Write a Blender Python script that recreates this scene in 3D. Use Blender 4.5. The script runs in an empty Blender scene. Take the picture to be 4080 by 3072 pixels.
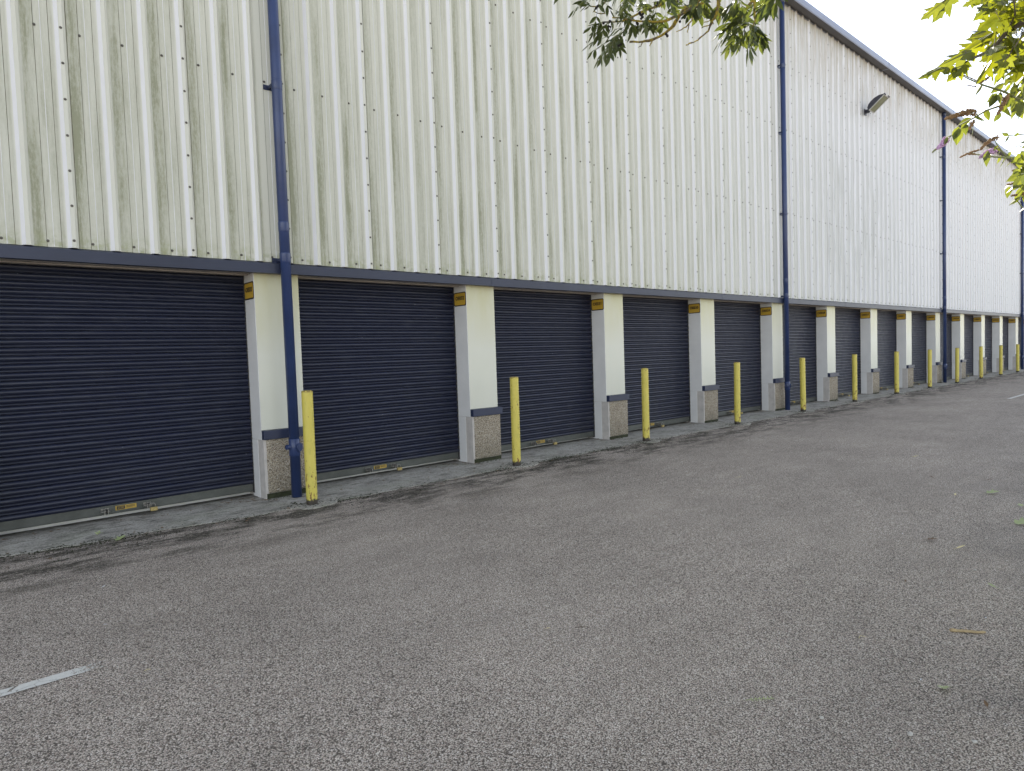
import bpy, bmesh, math, random
from mathutils import Vector, Matrix
R = math.radians
random.seed(7)

# ---------------------------------------------------------------- camera, world, sun, exposure
scene = bpy.context.scene
COL = scene.collection
CAM = Vector((0.0, -7.1313, 1.4582))
CR = Vector((0.74569731, -0.66542088, -0.03392003))
CU = Vector((0.0557036, 0.01153093, 0.99838076))
CF = Vector((0.66395228, 0.74637932, -0.04566493))
FPX = 2618.76
cd = bpy.data.cameras.new('camera')
cam = bpy.data.objects.new('camera', cd)
COL.objects.link(cam)
M = Matrix((CR, CU, -CF)).transposed().to_4x4()
M.translation = CAM
cam.matrix_world = M
cd.sensor_fit = 'HORIZONTAL'
cd.sensor_width = 36.0
cd.lens = FPX / 4080 * 36
cd.clip_start = 0.05
cd.clip_end = 2000
scene.camera = cam

SUN_DIR = Vector((0.8, 0.6, 0.76)).normalized()
SUN_EL = math.asin(SUN_DIR.z)
SUN_AZ = math.atan2(SUN_DIR.x, SUN_DIR.y)          # clockwise from +Y
w = bpy.data.worlds.new('World')
scene.world = w
w.use_nodes = True
wn = w.node_tree.nodes
wl = w.node_tree.links
wn.clear()
sky = wn.new('ShaderNodeTexSky')
sky.sky_type = 'NISHITA'
sky.sun_disc = False
sky.sun_elevation = SUN_EL
sky.sun_rotation = SUN_AZ
sky.altitude = 50
sky.air_density = 0.8
sky.dust_density = 0.0
sky.ozone_density = 1.0
bg = wn.new('ShaderNodeBackground')
bg.inputs['Strength'].default_value = 0.12
wo = wn.new('ShaderNodeOutputWorld')
hs = wn.new('ShaderNodeHueSaturation')
hs.inputs['Saturation'].default_value = 0.52
tint = wn.new('ShaderNodeMix')
tint.data_type = 'RGBA'
tint.blend_type = 'MULTIPLY'
tint.inputs[0].default_value = 1.0
tint.inputs[7].default_value = (1.0, 0.945, 0.885, 1)
wl.new(sky.outputs[0], hs.inputs['Color'])
wl.new(hs.outputs[0], tint.inputs[6])
wl.new(tint.outputs[2], bg.inputs[0])
wl.new(bg.outputs[0], wo.inputs[0])

sl = bpy.data.lights.new('sun', 'SUN')
sl.energy = 4.0
sl.angle = R(0.5)
sl.color = (1.0, 0.93, 0.82)
so = bpy.data.objects.new('sun', sl)
COL.objects.link(so)
so.rotation_euler = (-SUN_DIR).to_track_quat('-Z', 'Y').to_euler()
so.location = (20, 10, 30)

scene.view_settings.view_transform = 'Standard'
scene.view_settings.look = 'None'
scene.view_settings.gamma = 1
scene.view_settings.use_curve_mapping = False
scene.view_settings.exposure = 1.9
scene.render.engine = 'CYCLES'
scene.cycles.max_bounces = 8
scene.cycles.transparent_max_bounces = 8


def zg(x):                                             # the yard rises very slightly along the building
    t = min(max((x - 1) / 19.0, 0), 1)
    return -0.03 + 0.045 * t


def ray(px, py):
    return CF + CR * ((px - 2040) / FPX) - CU * ((py - 1536) / FPX)


def at(px, py, d):                                     # point at a given distance seen in direction px, py
    return CAM + ray(px, py).normalized() * d


def ground_at(px, py):
    d = ray(px, py)
    z = 0.0
    for _ in range(6):
        t = (z - CAM.z) / d.z
        p = CAM + d * t
        z = zg(p.x)
    return Vector((p.x, p.y, z))


# ---------------------------------------------------------------- materials
class NT:
    def __init__(s, name):
        s.m = bpy.data.materials.new(name)
        s.m.use_nodes = True
        s.n = s.m.node_tree.nodes
        s.l = s.m.node_tree.links
        s.b = s.n['Principled BSDF']
        s.geo = s.n.new('ShaderNodeTexCoord')
        s.pos = s.n.new('ShaderNodeNewGeometry')

    def link(s, a, b):
        s.l.new(a, b)

    def mapping(s, scale, src=None):
        m = s.n.new('ShaderNodeMapping')
        m.inputs['Scale'].default_value = scale
        s.link(src or s.pos.outputs['Position'], m.inputs[0])
        return m.outputs[0]

    def noise(s, scale, vec=None, detail=4, rough=.6, dist=0):
        t = s.n.new('ShaderNodeTexNoise')
        t.inputs['Scale'].default_value = scale
        t.inputs['Detail'].default_value = detail
        t.inputs['Roughness'].default_value = rough
        t.inputs['Distortion'].default_value = dist
        s.link(vec if vec is not None else s.pos.outputs['Position'], t.inputs['Vector'])
        return t.outputs['Fac']

    def vor(s, scale, vec=None, feature='F1', out='Distance', rnd=1.0):
        t = s.n.new('ShaderNodeTexVoronoi')
        t.feature = feature
        t.inputs['Scale'].default_value = scale
        t.inputs['Randomness'].default_value = rnd
        s.link(vec if vec is not None else s.pos.outputs['Position'], t.inputs['Vector'])
        return t.outputs[out]

    def ramp(s, fac, stops, interp='LINEAR'):
        r = s.n.new('ShaderNodeValToRGB')
        e = r.color_ramp.elements
        r.color_ramp.interpolation = interp
        while len(e) > 1:
            e.remove(e[-1])
        e[0].position = stops[0][0]
        e[0].color = col(stops[0][1])
        for p, c in stops[1:]:
            k = e.new(p)
            k.color = col(c)
        s.link(fac, r.inputs[0])
        return r.outputs[0]

    def mix(s, fac, a, b, mode='MIX'):
        x = s.n.new('ShaderNodeMix')
        x.data_type = 'RGBA'
        x.blend_type = mode
        for i, v in ((0, fac), (6, a), (7, b)):
            if isinstance(v, (int, float)):
                x.inputs[i].default_value = v
            elif isinstance(v, tuple):
                x.inputs[i].default_value = col(v)
            else:
                s.link(v, x.inputs[i])
        return x.outputs[2]

    def math(s, op, a, b=0.0, c=0.0, clamp=False):
        x = s.n.new('ShaderNodeMath')
        x.operation = op
        x.use_clamp = clamp
        for i, v in enumerate((a, b, c)):
            if isinstance(v, (int, float)):
                x.inputs[i].default_value = v
            else:
                s.link(v, x.inputs[i])
        return x.outputs[0]

    def sep(s, vec=None):
        x = s.n.new('ShaderNodeSeparateXYZ')
        s.link(vec if vec is not None else s.pos.outputs['Position'], x.inputs[0])
        return x.outputs

    def rng(s, v, a, b, c=0.0, d=1.0):
        x = s.n.new('ShaderNodeMapRange')
        for i, q in enumerate((v, a, b, c, d)):
            if isinstance(q, (int, float)):
                x.inputs[i].default_value = q
            else:
                s.link(q, x.inputs[i])
        return x.outputs[0]

    def bump(s, h, strength=.3, dist=.01):
        b = s.n.new('ShaderNodeBump')
        b.inputs['Strength'].default_value = strength
        b.inputs['Distance'].default_value = dist
        s.link(h, b.inputs['Height'])
        s.link(b.outputs[0], s.b.inputs['Normal'])

    def set(s, color=None, rough=.6, metal=0.0, spec=.5):
        if color is not None:
            if isinstance(color, tuple):
                s.b.inputs['Base Color'].default_value = col(color)
            else:
                s.link(color, s.b.inputs['Base Color'])
        if isinstance(rough, (int, float)):
            s.b.inputs['Roughness'].default_value = rough
        else:
            s.link(rough, s.b.inputs['Roughness'])
        s.b.inputs['Metallic'].default_value = metal
        s.b.inputs['Specular IOR Level'].default_value = spec
        return s.m


def col(c):
    if isinstance(c, (int, float)):
        c = (c, c, c)
    return (c[0], c[1], c[2], 1.0)


def mottled(name, c, amt=.15, scale=3.0, rough=.5, metal=0.0, fine=60, spec=.5):
    t = NT(name)
    n1 = t.noise(scale)
    n2 = t.noise(fine, detail=2)
    dark = tuple(v * (1 - amt) for v in c)
    lite = tuple(min(v * (1 + amt), 1) for v in c)
    a = t.ramp(n1, [(.3, dark), (.7, lite)])
    b = t.mix(t.rng(n2, .3, .8, 0, .35), a, tuple(v * (1 - amt * 1.6) for v in c))
    return t.set(b, rough, metal, spec)


MAT = {}

PITCH = 0.3337
RIB0 = 0.678


def make_materials():
    # --- coated steel cladding with algae streaks
    t = NT('cladding_steel')
    x, y, z = t.sep()
    base = t.mix(t.noise(1.5, t.mapping((1, 1, .12))), (.555, .555, .475), (.615, .61, .535))
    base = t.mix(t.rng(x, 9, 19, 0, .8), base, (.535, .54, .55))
    fr = t.math('FRACT', t.math('DIVIDE', t.math('SUBTRACT', x, RIB0 - 10 * PITCH), PITCH))
    # algae sits in the trough beside each rib, streaked down the sheet, thins out towards the far end
    trough = t.math('MULTIPLY', t.rng(fr, .25, .28), t.rng(fr, .60, .40))
    wide = t.math('MULTIPLY', t.rng(fr, .25, .28), t.rng(fr, 1.0, .95))
    s1 = t.noise(12, t.mapping((1, 1, .075)), detail=6, rough=.7)
    s2 = t.noise(38, t.mapping((1, 1, .02)), detail=4, rough=.7)
    s3 = t.noise(.55, t.mapping((1, 1, .5)), detail=3)
    s4 = t.noise(120, t.mapping((1, 1, .25)), detail=3, rough=.8)
    xf = t.rng(x, 8, 24, 1.0, .38)
    low = t.rng(z, 8.6, 4.2, .5, 1.0)
    st = t.math('MULTIPLY', t.rng(s1, .38, .68), t.rng(s2, .3, .62, .35, 1.0))
    st = t.math('MULTIPLY', st, t.rng(s3, .35, .6, .35, 1.0))
    st = t.math('MULTIPLY', st, t.math('MULTIPLY', xf, low))
    am = t.math('ADD', t.math('MULTIPLY', st, t.math('ADD', t.math('MULTIPLY', trough, .75), t.math('MULTIPLY', wide, .6))),
                t.math('MULTIPLY', t.math('MULTIPLY', t.math('ADD', wide, t.math('MULTIPLY', trough, 1.6)), t.math('MULTIPLY', xf, low)), .17))
    am = t.math('MULTIPLY', am, t.rng(t.noise(55, t.mapping((1, 1, .3)), detail=5, rough=.8), .36, .60, .72, 1.12))
    patch = t.math('SUBTRACT', 1.0, t.math('MULTIPLY', t.rng(x, 2.77, 2.80), t.rng(x, 2.99, 2.97)))
    am = t.math('MULTIPLY', am, t.rng(patch, 0, 1, .12, 1))
    am = t.math('ADD', am, t.math('MULTIPLY', t.math('MULTIPLY', t.rng(x, 3.02, 3.03), t.rng(x, 3.16, 3.08)), t.rng(s1, .35, .6, .1, .6)))
    c1 = t.mix(t.math('MULTIPLY', am, 1.0, clamp=True), base, (.25, .255, .165))
    # grey soot streaks, narrow
    g1 = t.noise(16, t.mapping((1, 1, .035)), detail=5, rough=.75)
    g2 = t.math('MULTIPLY', t.math('MULTIPLY', t.rng(g1, .56, .72), t.rng(s4, .3, .7, .3, 1)), t.rng(t.noise(.9), .42, .62))
    c2 = t.mix(t.math('MULTIPLY', g2, .5), c1, (.20, .20, .17))
    # mould close to the sheets' bottom edge
    bt = t.math('MULTIPLY', t.rng(z, 2.74, 2.56), t.rng(t.noise(14), .42, .62))
    bt = t.math('MULTIPLY', t.math('MULTIPLY', bt, wide), t.rng(x, 14, 22, 1, .35))
    c3 = t.mix(t.math('MULTIPLY', bt, .7), c2, (.26, .28, .13))
    # near flank of every rib: free of algae, with lilac-white skylight painted in
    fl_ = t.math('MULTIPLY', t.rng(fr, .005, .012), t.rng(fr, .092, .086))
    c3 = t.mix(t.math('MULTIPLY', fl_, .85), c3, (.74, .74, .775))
    # brown wash under the gutter further along
    zone = t.math('MULTIPLY', t.math('MULTIPLY', t.rng(x, 14.8, 17.5), t.rng(x, 24, 20)), t.math('MULTIPLY', t.rng(z, 7.2, 5.4), t.rng(z, 2.6, 3.6, .35, 1)))
    zs = t.math('MULTIPLY', zone, t.math('MULTIPLY', t.rng(g1, .44, .60), t.rng(s2, .35, .6, .4, 1)))
    c3 = t.mix(t.math('MULTIPLY', zs, .5), c3, (.24, .25, .19))
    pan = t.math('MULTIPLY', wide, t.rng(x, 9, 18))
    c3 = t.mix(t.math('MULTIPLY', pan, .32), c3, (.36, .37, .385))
    tb = t.math('MULTIPLY', t.math('MULTIPLY', t.rng(z, 7.2, 9.1), t.rng(s1, .40, .6)), t.rng(x, 11, 15))
    c4 = t.mix(t.math('MULTIPLY', tb, .75), c3, (.33, .28, .19))
    sp = t.rng(t.vor(7.5), .045, .02)
    c5 = t.mix(t.math('MULTIPLY', sp, .35), c4, (.15, .14, .12))
    t.bump(t.noise(2.2, t.mapping((1, 1, .3))), .25, .01)
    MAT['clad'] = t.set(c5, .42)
    MAT['lit_step'] = mottled('lit_step_coating', (.68, .68, .68), .08, 3, .45)  # left-facing swage steps: the light they catch is painted in as a paler coat
    MAT['grime'] = mottled('groove_grime', (.16, .155, .105), .4, 6, .8)
    MAT['navy'] = mottled('navy_trim', (.022, .031, .070), .18, 2, .42)
    MAT['trim'] = mottled('slate_blue_trim', (.021, .028, .056), .15, 2, .48)
    MAT['pipe'] = mottled('blue_pipe', (.024, .043, .125), .2, 3, .36)
    MAT['gutter'] = mottled('grey_blue_gutter', (.19, .22, .31), .15, 1.3, .4)
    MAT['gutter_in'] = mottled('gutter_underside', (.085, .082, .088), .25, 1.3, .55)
    # --- cream pillar cladding
    t = NT('cream_cladding')
    x, y, z = t.sep()
    n = t.noise(2.5, t.mapping((1, 1, .35)))
    c = t.mix(n, (.58, .585, .49), (.64, .64, .56))
    yel = t.math('MULTIPLY', t.rng(z, 1.55, 2.4), t.rng(t.noise(4, t.mapping((1, 1, .25))), .3, .65, .45, 1))
    c = t.mix(t.math('MULTIPLY', yel, .85), c, (.50, .47, .23))
    c = t.mix(t.rng(t.vor(9), .03, .012, 0, .6), c, (.15, .14, .1))
    MAT['cream'] = t.set(c, .45)
    MAT['white'] = mottled('white_panel', (.68, .675, .66), .06, 3, .5)
    MAT['soffit'] = mottled('soffit_board', (.42, .38, .34), .15, 3, .6)
    MAT['render'] = mottled('painted_render', (.50, .47, .44), .14, 9, .9, fine=140)
    # --- pebbledash
    t = NT('pebbledash')
    x, y, z = t.sep()
    v = t.vor(120)
    vc = t.vor(120, out='Color')
    sx = t.sep(vc)
    c = t.ramp(sx[0], [(.0, (.32, .25, .17)), (.3, (.58, .50, .38)), (.6, (.70, .63, .51)), (.85, (.40, .34, .27)), (1, (.78, .74, .66))])
    c = t.mix(t.rng(v, .45, .72), c, (.15, .12, .085))
    dz = t.math('MULTIPLY', t.rng(z, .35, .02), t.rng(t.noise(5), .3, .7, .3, 1))
    c = t.mix(t.math('MULTIPLY', dz, .6), c, (.10, .095, .06))
    t.bump(t.math('SUBTRACT', 1.0, v), 1.0, .012)
    MAT['pebble'] = t.set(c, .9)
    # --- door slats
    t = NT('navy_door_slat')
    x, y, z = t.sep()
    c = t.mix(t.noise(1.2), (.007, .0100, .028), (.011, .0155, .040))
    oi = t.n.new('ShaderNodeObjectInfo')
    c = t.mix(t.math('MULTIPLY', oi.outputs['Random'], .35), c, (.020, .022, .034))
    dust = t.math('MULTIPLY', t.rng(z, .75, .12), t.rng(t.noise(5, t.mapping((.5, 1, 2))), .4, .65, 0, .35))
    c = t.mix(dust, c, (.045, .045, .05))
    t.bump(t.noise(1.7, detail=2), .35, .03)
    c = t.mix(t.math('MULTIPLY', t.rng(t.noise(30, t.mapping((.15, 1, 1))), .5, .8), .35), c, (.075, .080, .095))
    sp = t.math('MULTIPLY', t.rng(t.vor(5.5), .035, .018), t.rng(t.noise(1.1), .42, .55))
    c = t.mix(sp, c, (.40, .41, .44))
    MAT['door'] = t.set(c, t.rng(t.noise(8), .3, .7, .30, .44), spec=.5)
    MAT['guide'] = mottled('door_guide', (.055, .052, .05), .2, 3, .6)
    MAT['galv'] = mottled('galvanised_rail', (.085, .090, .080), .25, 5, .5, .25)
    MAT['steel'] = mottled('lock_steel', (.24, .23, .21), .3, 40, .4, .6)
    MAT['brass'] = mottled('brass_lock', (.42, .33, .14), .25, 40, .4, .6)
    MAT['yellow_sign'] = mottled('sign_yellow', (.50, .31, .035), .12, 8, .5)
    MAT['black'] = mottled('black_ink', (.012, .012, .016), .1, 8, .5)
    MAT['label_yellow'] = mottled('label_yellow', (.38, .25, .04), .15, 20, .5)
    MAT['bolt'] = mottled('weathered_bolt', (.11, .10, .085), .3, 30, .6, .2)
    # --- bollard paint
    t = NT('bollard_yellow')
    o = t.n.new('ShaderNodeObjectInfo')
    off = t.n.new('ShaderNodeVectorMath')
    off.operation = 'ADD'
    t.link(t.geo.outputs['Object'], off.inputs[0])
    mul = t.math('MULTIPLY', o.outputs['Random'], 37.0)
    cmb = t.n.new('ShaderNodeCombineXYZ')
    t.link(mul, cmb.inputs[0]); t.link(mul, cmb.inputs[1])
    t.link(cmb.outputs[0], off.inputs[1])
    vec = off.outputs[0]
    ox, oy, oz = t.sep(t.geo.outputs['Object'])
    c = t.mix(t.noise(5, vec), (.54, .45, .070), (.62, .53, .115))
    gr = t.math('MULTIPLY', t.rng(t.noise(22, t.mapping((1, 1, .4), vec), detail=5, rough=.7), .52, .72), .5)
    c = t.mix(gr, c, (.30, .31, .06))
    rust_n = t.noise(30, t.mapping((1, 1, .42), vec), detail=5, rough=.65)
    lo = t.rng(oz, .5, .0, 0, .14)
    thr = t.math('SUBTRACT', .645, lo)
    rust = t.rng(t.math('SUBTRACT', rust_n, thr), 0, .03)
    c = t.mix(t.math('MULTIPLY', rust, .9), c, (.16, .055, .015))
    blk = t.math('ADD', t.rng(oz, .13, .03), t.math('SUBTRACT', t.noise(26, vec), .62))
    c = t.mix(t.rng(blk, .45, .65), c, (.035, .026, .02))
    rim = t.math('MULTIPLY', t.rng(oz, 1.165, 1.185), t.rng(t.noise(45, vec), .36, .6))
    c = t.mix(rim, c, (.17, .09, .04))
    t.bump(rust_n, .25, .004)
    MAT['bollard'] = t.set(c, .48)
    # --- asphalt
    t = NT('asphalt')
    x, y, z = t.sep()
    warp = t.n.new('ShaderNodeVectorMath'); warp.operation = 'ADD'
    t.link(t.pos.outputs['Position'], warp.inputs[0])
    nz = t.n.new('ShaderNodeTexNoise'); nz.inputs['Scale'].default_value = 110
    t.link(t.pos.outputs['Position'], nz.inputs['Vector'])
    sc = t.n.new('ShaderNodeVectorMath'); sc.operation = 'SCALE'; sc.inputs['Scale'].default_value = .008
    t.link(nz.outputs['Color'], sc.inputs[0]); t.link(sc.outputs[0], warp.inputs[1])
    v = t.vor(155, warp.outputs[0])
    vc = t.sep(t.vor(155, warp.outputs[0], out='Color'))
    stone = t.ramp(vc[0], [(0, (.34, .285, .235)), (.3, (.51, .445, .37)), (.65, (.61, .54, .455)), (.9, (.71, .64, .55)), (1, (.84, .78, .70))])
    stone = t.mix(t.rng(vc[1], .86, .98, 0, .5), stone, (.23, .12, .09))
    c = t.mix(t.rng(v, .38, .68), stone, (.105, .088, .072))
    big = t.noise(.55, detail=5, rough=.6)
    c = t.mix(1.0, c, t.ramp(big, [(.3, .86), (.7, 1.13)]), 'MULTIPLY')
    mid = t.noise(4.5, t.mapping((.35, 1, 1)), detail=6, rough=.7)
    c = t.mix(1.0, c, t.ramp(mid, [(.3, .88), (.7, 1.1)]), 'MULTIPLY')
    # moss and silt gathered along the edge of the concrete
    band = t.math('MULTIPLY', t.rng(y, -2.0, -1.15), t.rng(y, .2, -.2))
    mo = t.math('MULTIPLY', band, t.rng(t.noise(2.9, t.mapping((.5, 1.3, 1)), detail=7, rough=.72), .46, .57))
    mo = t.math('MULTIPLY', mo, t.rng(t.noise(34, detail=4, rough=.7), .38, .54, .4, 1))
    c = t.mix(t.math('MULTIPLY', mo, .95), c, (.030, .027, .018))
    m2 = t.math('MULTIPLY', t.rng(y, -1.45, -.85), t.rng(t.noise(7, t.mapping((.4, 1.3, 1)), detail=6, rough=.75), .52, .62))
    c = t.mix(t.math('MULTIPLY', m2, .85), c, (.028, .025, .018))
    m3 = t.rng(t.noise(1.2, t.mapping((.5, 1, 1)), detail=3), .50, .66, 0, .22)
    c = t.mix(t.math('MULTIPLY', m3, t.rng(y, -2.6, -1.4)), c, (.10, .085, .06))
    # shade of the trees at the planted side, painted into the asphalt as darker patches
    tree_shade = t.math('MULTIPLY', t.rng(t.math('ADD', y, t.math('MULTIPLY', x, -.16)), -6.0, -7.2), t.rng(t.noise(1.1, detail=5), .42, .62))
    c = t.mix(t.math('MULTIPLY', tree_shade, .42), c, (.050, .050, .052))
    t.bump(t.math('SUBTRACT', 1.0, v), .8, .006)
    MAT['asphalt'] = t.set(c, .85, spec=.3)
    # --- concrete apron
    t = NT('concrete')
    n1 = t.noise(3, detail=6, rough=.7)
    n2 = t.noise(60, detail=4, rough=.7)
    c = t.ramp(n1, [(.3, (.29, .275, .235)), (.55, (.42, .40, .345)), (.75, (.52, .49, .43))])
    c = t.mix(t.rng(n2, .50, .64, 0, .75), c, (.085, .083, .072))
    fl = t.rng(t.noise(26, t.mapping((.5, 1, 1)), detail=5, rough=.8), .60, .66, 0, .8)
    c = t.mix(fl, c, (.045, .038, .030))
    mo = t.math('MULTIPLY', t.rng(t.noise(11, t.mapping((.5, 1, 1)), detail=6, rough=.75), .57, .68), .85)
    c = t.mix(mo, c, (.035, .033, .024))
    gr = t.rng(t.noise(1.6, detail=3), .5, .7, 0, .25)
    c = t.mix(gr, c, (.16, .19, .10))
    x, y, z = t.sep()
    dk = t.math('MULTIPLY', t.rng(t.noise(5.5, t.mapping((.6, 1.2, 1)), detail=7, rough=.8), .50, .60), t.rng(t.noise(1.3), .40, .58, .2, .9))
    c = t.mix(t.math('MULTIPLY', dk, .75), c, (.075, .068, .052))
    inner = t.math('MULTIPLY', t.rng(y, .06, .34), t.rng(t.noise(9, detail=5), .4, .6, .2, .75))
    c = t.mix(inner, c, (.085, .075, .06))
    t.bump(n2, .5, .005)
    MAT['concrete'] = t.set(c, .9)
    # --- worn road paint
    t = NT('worn_road_paint')
    n = t.noise(60, detail=5, rough=.75)
    x, y, z = t.sep()
    wear = t.math('ADD', n, t.math('MULTIPLY', t.rng(x, .40, .70), t.rng(x, 4, 3, 0, .42)))
    wear = t.math('ADD', wear, t.rng(t.vor(7, feature='DISTANCE_TO_EDGE'), .02, .0, 0, .3))
    c = t.mix(t.rng(n, .3, .7), (.56, .55, .50), (.68, .67, .61))
    alpha = t.rng(wear, .66, .70, 1, 0)
    t.link(alpha, t.b.inputs['Alpha'])
    MAT['paint'] = t.set(c, .7)
    MAT['moss'] = mottled('moss_clumps', (.030, .034, .014), .5, 20, .95)
    MAT['bark'] = mottled('bark', (.13, .105, .075), .35, 30, .9)
    t = NT('lichen_bark')
    c = t.mix(t.rng(t.noise(55, detail=4), .42, .55), (.15, .12, .09), (.42, .32, .045))
    MAT['lichen'] = t.set(c, .9)
    MAT['berry'] = mottled('dark_seed_gall', (.018, .012, .014), .2, 60, .6)

    def leafmat(name, c, tr, k=.45, vary=.35):
        t = NT(name)
        ri = t.pos.outputs['Random Per Island']
        n = t.noise(40, detail=2)
        f = t.math('MULTIPLY', t.math('ADD', ri, n), .5)
        lo = tuple(v * (1 - vary) for v in c); hi = (c[0] * (1 + vary * 1.3), c[1] * (1 + vary), c[2] * (1 + vary * .3))
        t.set(t.mix(t.rng(f, .15, .85), lo, hi), .42)
        tb = t.n.new('ShaderNodeBsdfTranslucent')
        lo2 = tuple(v * (1 - vary) for v in tr); hi2 = (tr[0] * (1 + vary * 1.6), tr[1] * (1 + vary), tr[2])
        t.link(t.mix(t.rng(f, .15, .85), lo2, hi2), tb.inputs['Color'])
        ms = t.n.new('ShaderNodeMixShader')
        ms.inputs[0].default_value = k
        t.link(t.b.outputs[0], ms.inputs[1])
        t.link(tb.outputs[0], ms.inputs[2])
        t.link(ms.outputs[0], t.n['Material Output'].inputs['Surface'])
        return t.m
    MAT['ashleaf'] = leafmat('ash_leaf', (.060, .088, .038), (.15, .20, .035), .28)
    MAT['mapleleaf'] = leafmat('maple_leaf', (.070, .095, .022), (.26, .32, .015), .45, .5)
    MAT['budleaf'] = leafmat('buddleia_leaf', (.09, .125, .04), (.22, .28, .03), .38, .45)
    MAT['dryleaf'] = leafmat('fallen_green_leaf', (.34, .42, .22), (.2, .25, .05), .15)
    MAT['brownleaf'] = leafmat('dead_brown_leaf', (.13, .075, .03), (.1, .05, .02), .15)
    MAT['paleleaf'] = leafmat('pale_yellow_leaf', (.62, .56, .32), (.2, .2, .05), .1)
    MAT['flower'] = mottled('lilac_florets', (.60, .38, .62), .3, 60, .8)
    MAT['deadflower'] = mottled('brown_seed_head', (.30, .19, .10), .4, 60, .9)
    MAT['stem'] = mottled('green_stem', (.22, .24, .11), .2, 30, .7)
    MAT['twig'] = mottled('fallen_twig', (.38, .29, .16), .3, 50, .8)
    MAT['stone'] = mottled('pale_stone', (.45, .43, .39), .2, 80, .8)
    MAT['feather'] = mottled('white_feather', (.75, .77, .8), .05, 80, .8)
    MAT['lamp_body'] = mottled('lamp_body', (.040, .040, .055), .4, 14, .5)
    MAT['lamp_frame'] = mottled('lamp_frame', (.38, .38, .36), .2, 30, .5)
    t = NT('lamp_glass')
    c = t.mix(t.noise(9), (.16, .17, .10), (.25, .26, .17))
    MAT['glass'] = t.set(c, .18)
    MAT['roof'] = mottled('roof_sheet', (.22, .24, .28), .1, 1, .5)
    MAT['dark'] = mottled('dark_recess', (.02, .02, .02), .1, 3, .9)


make_materials()


# ---------------------------------------------------------------- mesh helpers
class MB:
    def __init__(s):
        s.v = []; s.f = []; s.mi = []; s.cur = 0; s.smooth = []
        s.sm = False

    def quad(s, *pts):
        i = len(s.v)
        s.v += [tuple(p) for p in pts]
        s.f.append(tuple(range(i, i + len(pts))))
        s.mi.append(s.cur); s.smooth.append(s.sm)

    def box(s, x0, x1, y0, y1, z0, z1, skip=''):
        i = len(s.v)
        s.v += [(x0, y0, z0), (x1, y0, z0), (x1, y1, z0), (x0, y1, z0), (x0, y0, z1), (x1, y0, z1), (x1, y1, z1), (x0, y1, z1)]
        for f in ((0, 3, 2, 1), (4, 5, 6, 7), (0, 1, 5, 4), (1, 2, 6, 5), (2, 3, 7, 6), (3, 0, 4, 7)):
            s.f.append(tuple(i + k for k in f)); s.mi.append(s.cur); s.smooth.append(False)

    def tube(s, pts, radii, n=6, cap=True):
        pts = [Vector(p) for p in pts]
        if isinstance(radii, (int, float)):
            radii = [radii] * len(pts)
        base = len(s.v)
        prev = None
        for k, p in enumerate(pts):
            a = pts[max(k - 1, 0)]; b = pts[min(k + 1, len(pts) - 1)]
            d = (b - a)
            d = d.normalized() if d.length > 1e-9 else Vector((0, 0, 1))
            if prev is None:
                u = d.orthogonal().normalized()
            else:
                u = (prev - d * prev.dot(d))
                u = u.normalized() if u.length > 1e-6 else d.orthogonal().normalized()
            prev = u
            w_ = d.cross(u)
            for j in range(n):
                an = 2 * math.pi * j / n
                s.v.append(tuple(p + (u * math.cos(an) + w_ * math.sin(an)) * radii[k]))
        for k in range(len(pts) - 1):
            for j in range(n):
                a = base + k * n + j; b = base + k * n + (j + 1) % n
                s.f.append((a, b, b + n, a + n)); s.mi.append(s.cur); s.smooth.append(True)
        if cap:
            s.f.append(tuple(base + j for j in range(n))[::-1]); s.mi.append(s.cur); s.smooth.append(False)
            e = base + (len(pts) - 1) * n
            s.f.append(tuple(e + j for j in range(n))); s.mi.append(s.cur); s.smooth.append(False)

    def blob(s, c, r, squash=1.0, jit=0.0, rings=4, n=7):
        c = Vector(c)
        i = len(s.v)
        s.v.append((c.x, c.y, c.z + r * squash))
        for k in range(1, rings):
            th = math.pi * k / rings
            for j in range(n):
                q = 1 + random.uniform(-jit, jit)
                s.v.append((c.x + r * q * math.sin(th) * math.cos(2 * math.pi * j / n), c.y + r * q * math.sin(th) * math.sin(2 * math.pi * j / n), c.z + r * q * squash * math.cos(th)))
        s.v.append((c.x, c.y, c.z - r * squash))
        last = len(s.v) - 1
        def add(f):
            s.f.append(f); s.mi.append(s.cur); s.smooth.append(True)
        for j in range(n):
            add((i, i + 1 + j, i + 1 + (j + 1) % n))
            for k in range(rings - 2):
                a = i + 1 + k * n + j; b = i + 1 + k * n + (j + 1) % n
                add((a, a + n, b + n, b))
            a = i + 1 + (rings - 2) * n
            add((last, a + (j + 1) % n, a + j))

    def build(s, name, mats, parent=None, loc=None, bevel=None):
        me = bpy.data.meshes.new(name)
        me.from_pydata(s.v, [], s.f)
        if not isinstance(mats, (list, tuple)):
            mats = [mats]
        for m in mats:
            me.materials.append(m if not isinstance(m, str) else MAT[m])
        me.polygons.foreach_set('material_index', s.mi)
        me.polygons.foreach_set('use_smooth', s.smooth)
        me.update()
        o = bpy.data.objects.new(name, me)
        COL.objects.link(o)
        if parent is not None:
            o.parent = parent
        if loc is not None:
            o.location = loc
        if bevel:
            b = o.modifiers.new('bevel', 'BEVEL')
            b.width = bevel; b.segments = 2; b.limit_method = 'ANGLE'; b.angle_limit = R(40)
        return o


def tag(o, label=None, cat=None, group=None, kind=None):
    if label: o['label'] = label
    if cat: o['category'] = cat
    if group: o['group'] = group
    if kind: o['kind'] = kind
    return o


def empty(name, loc=(0, 0, 0), rz=0.0):
    o = bpy.data.objects.new(name, None)
    COL.objects.link(o)
    o.location = loc
    o.rotation_euler = (0, 0, rz)
    o.empty_display_size = .2
    return o


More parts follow.
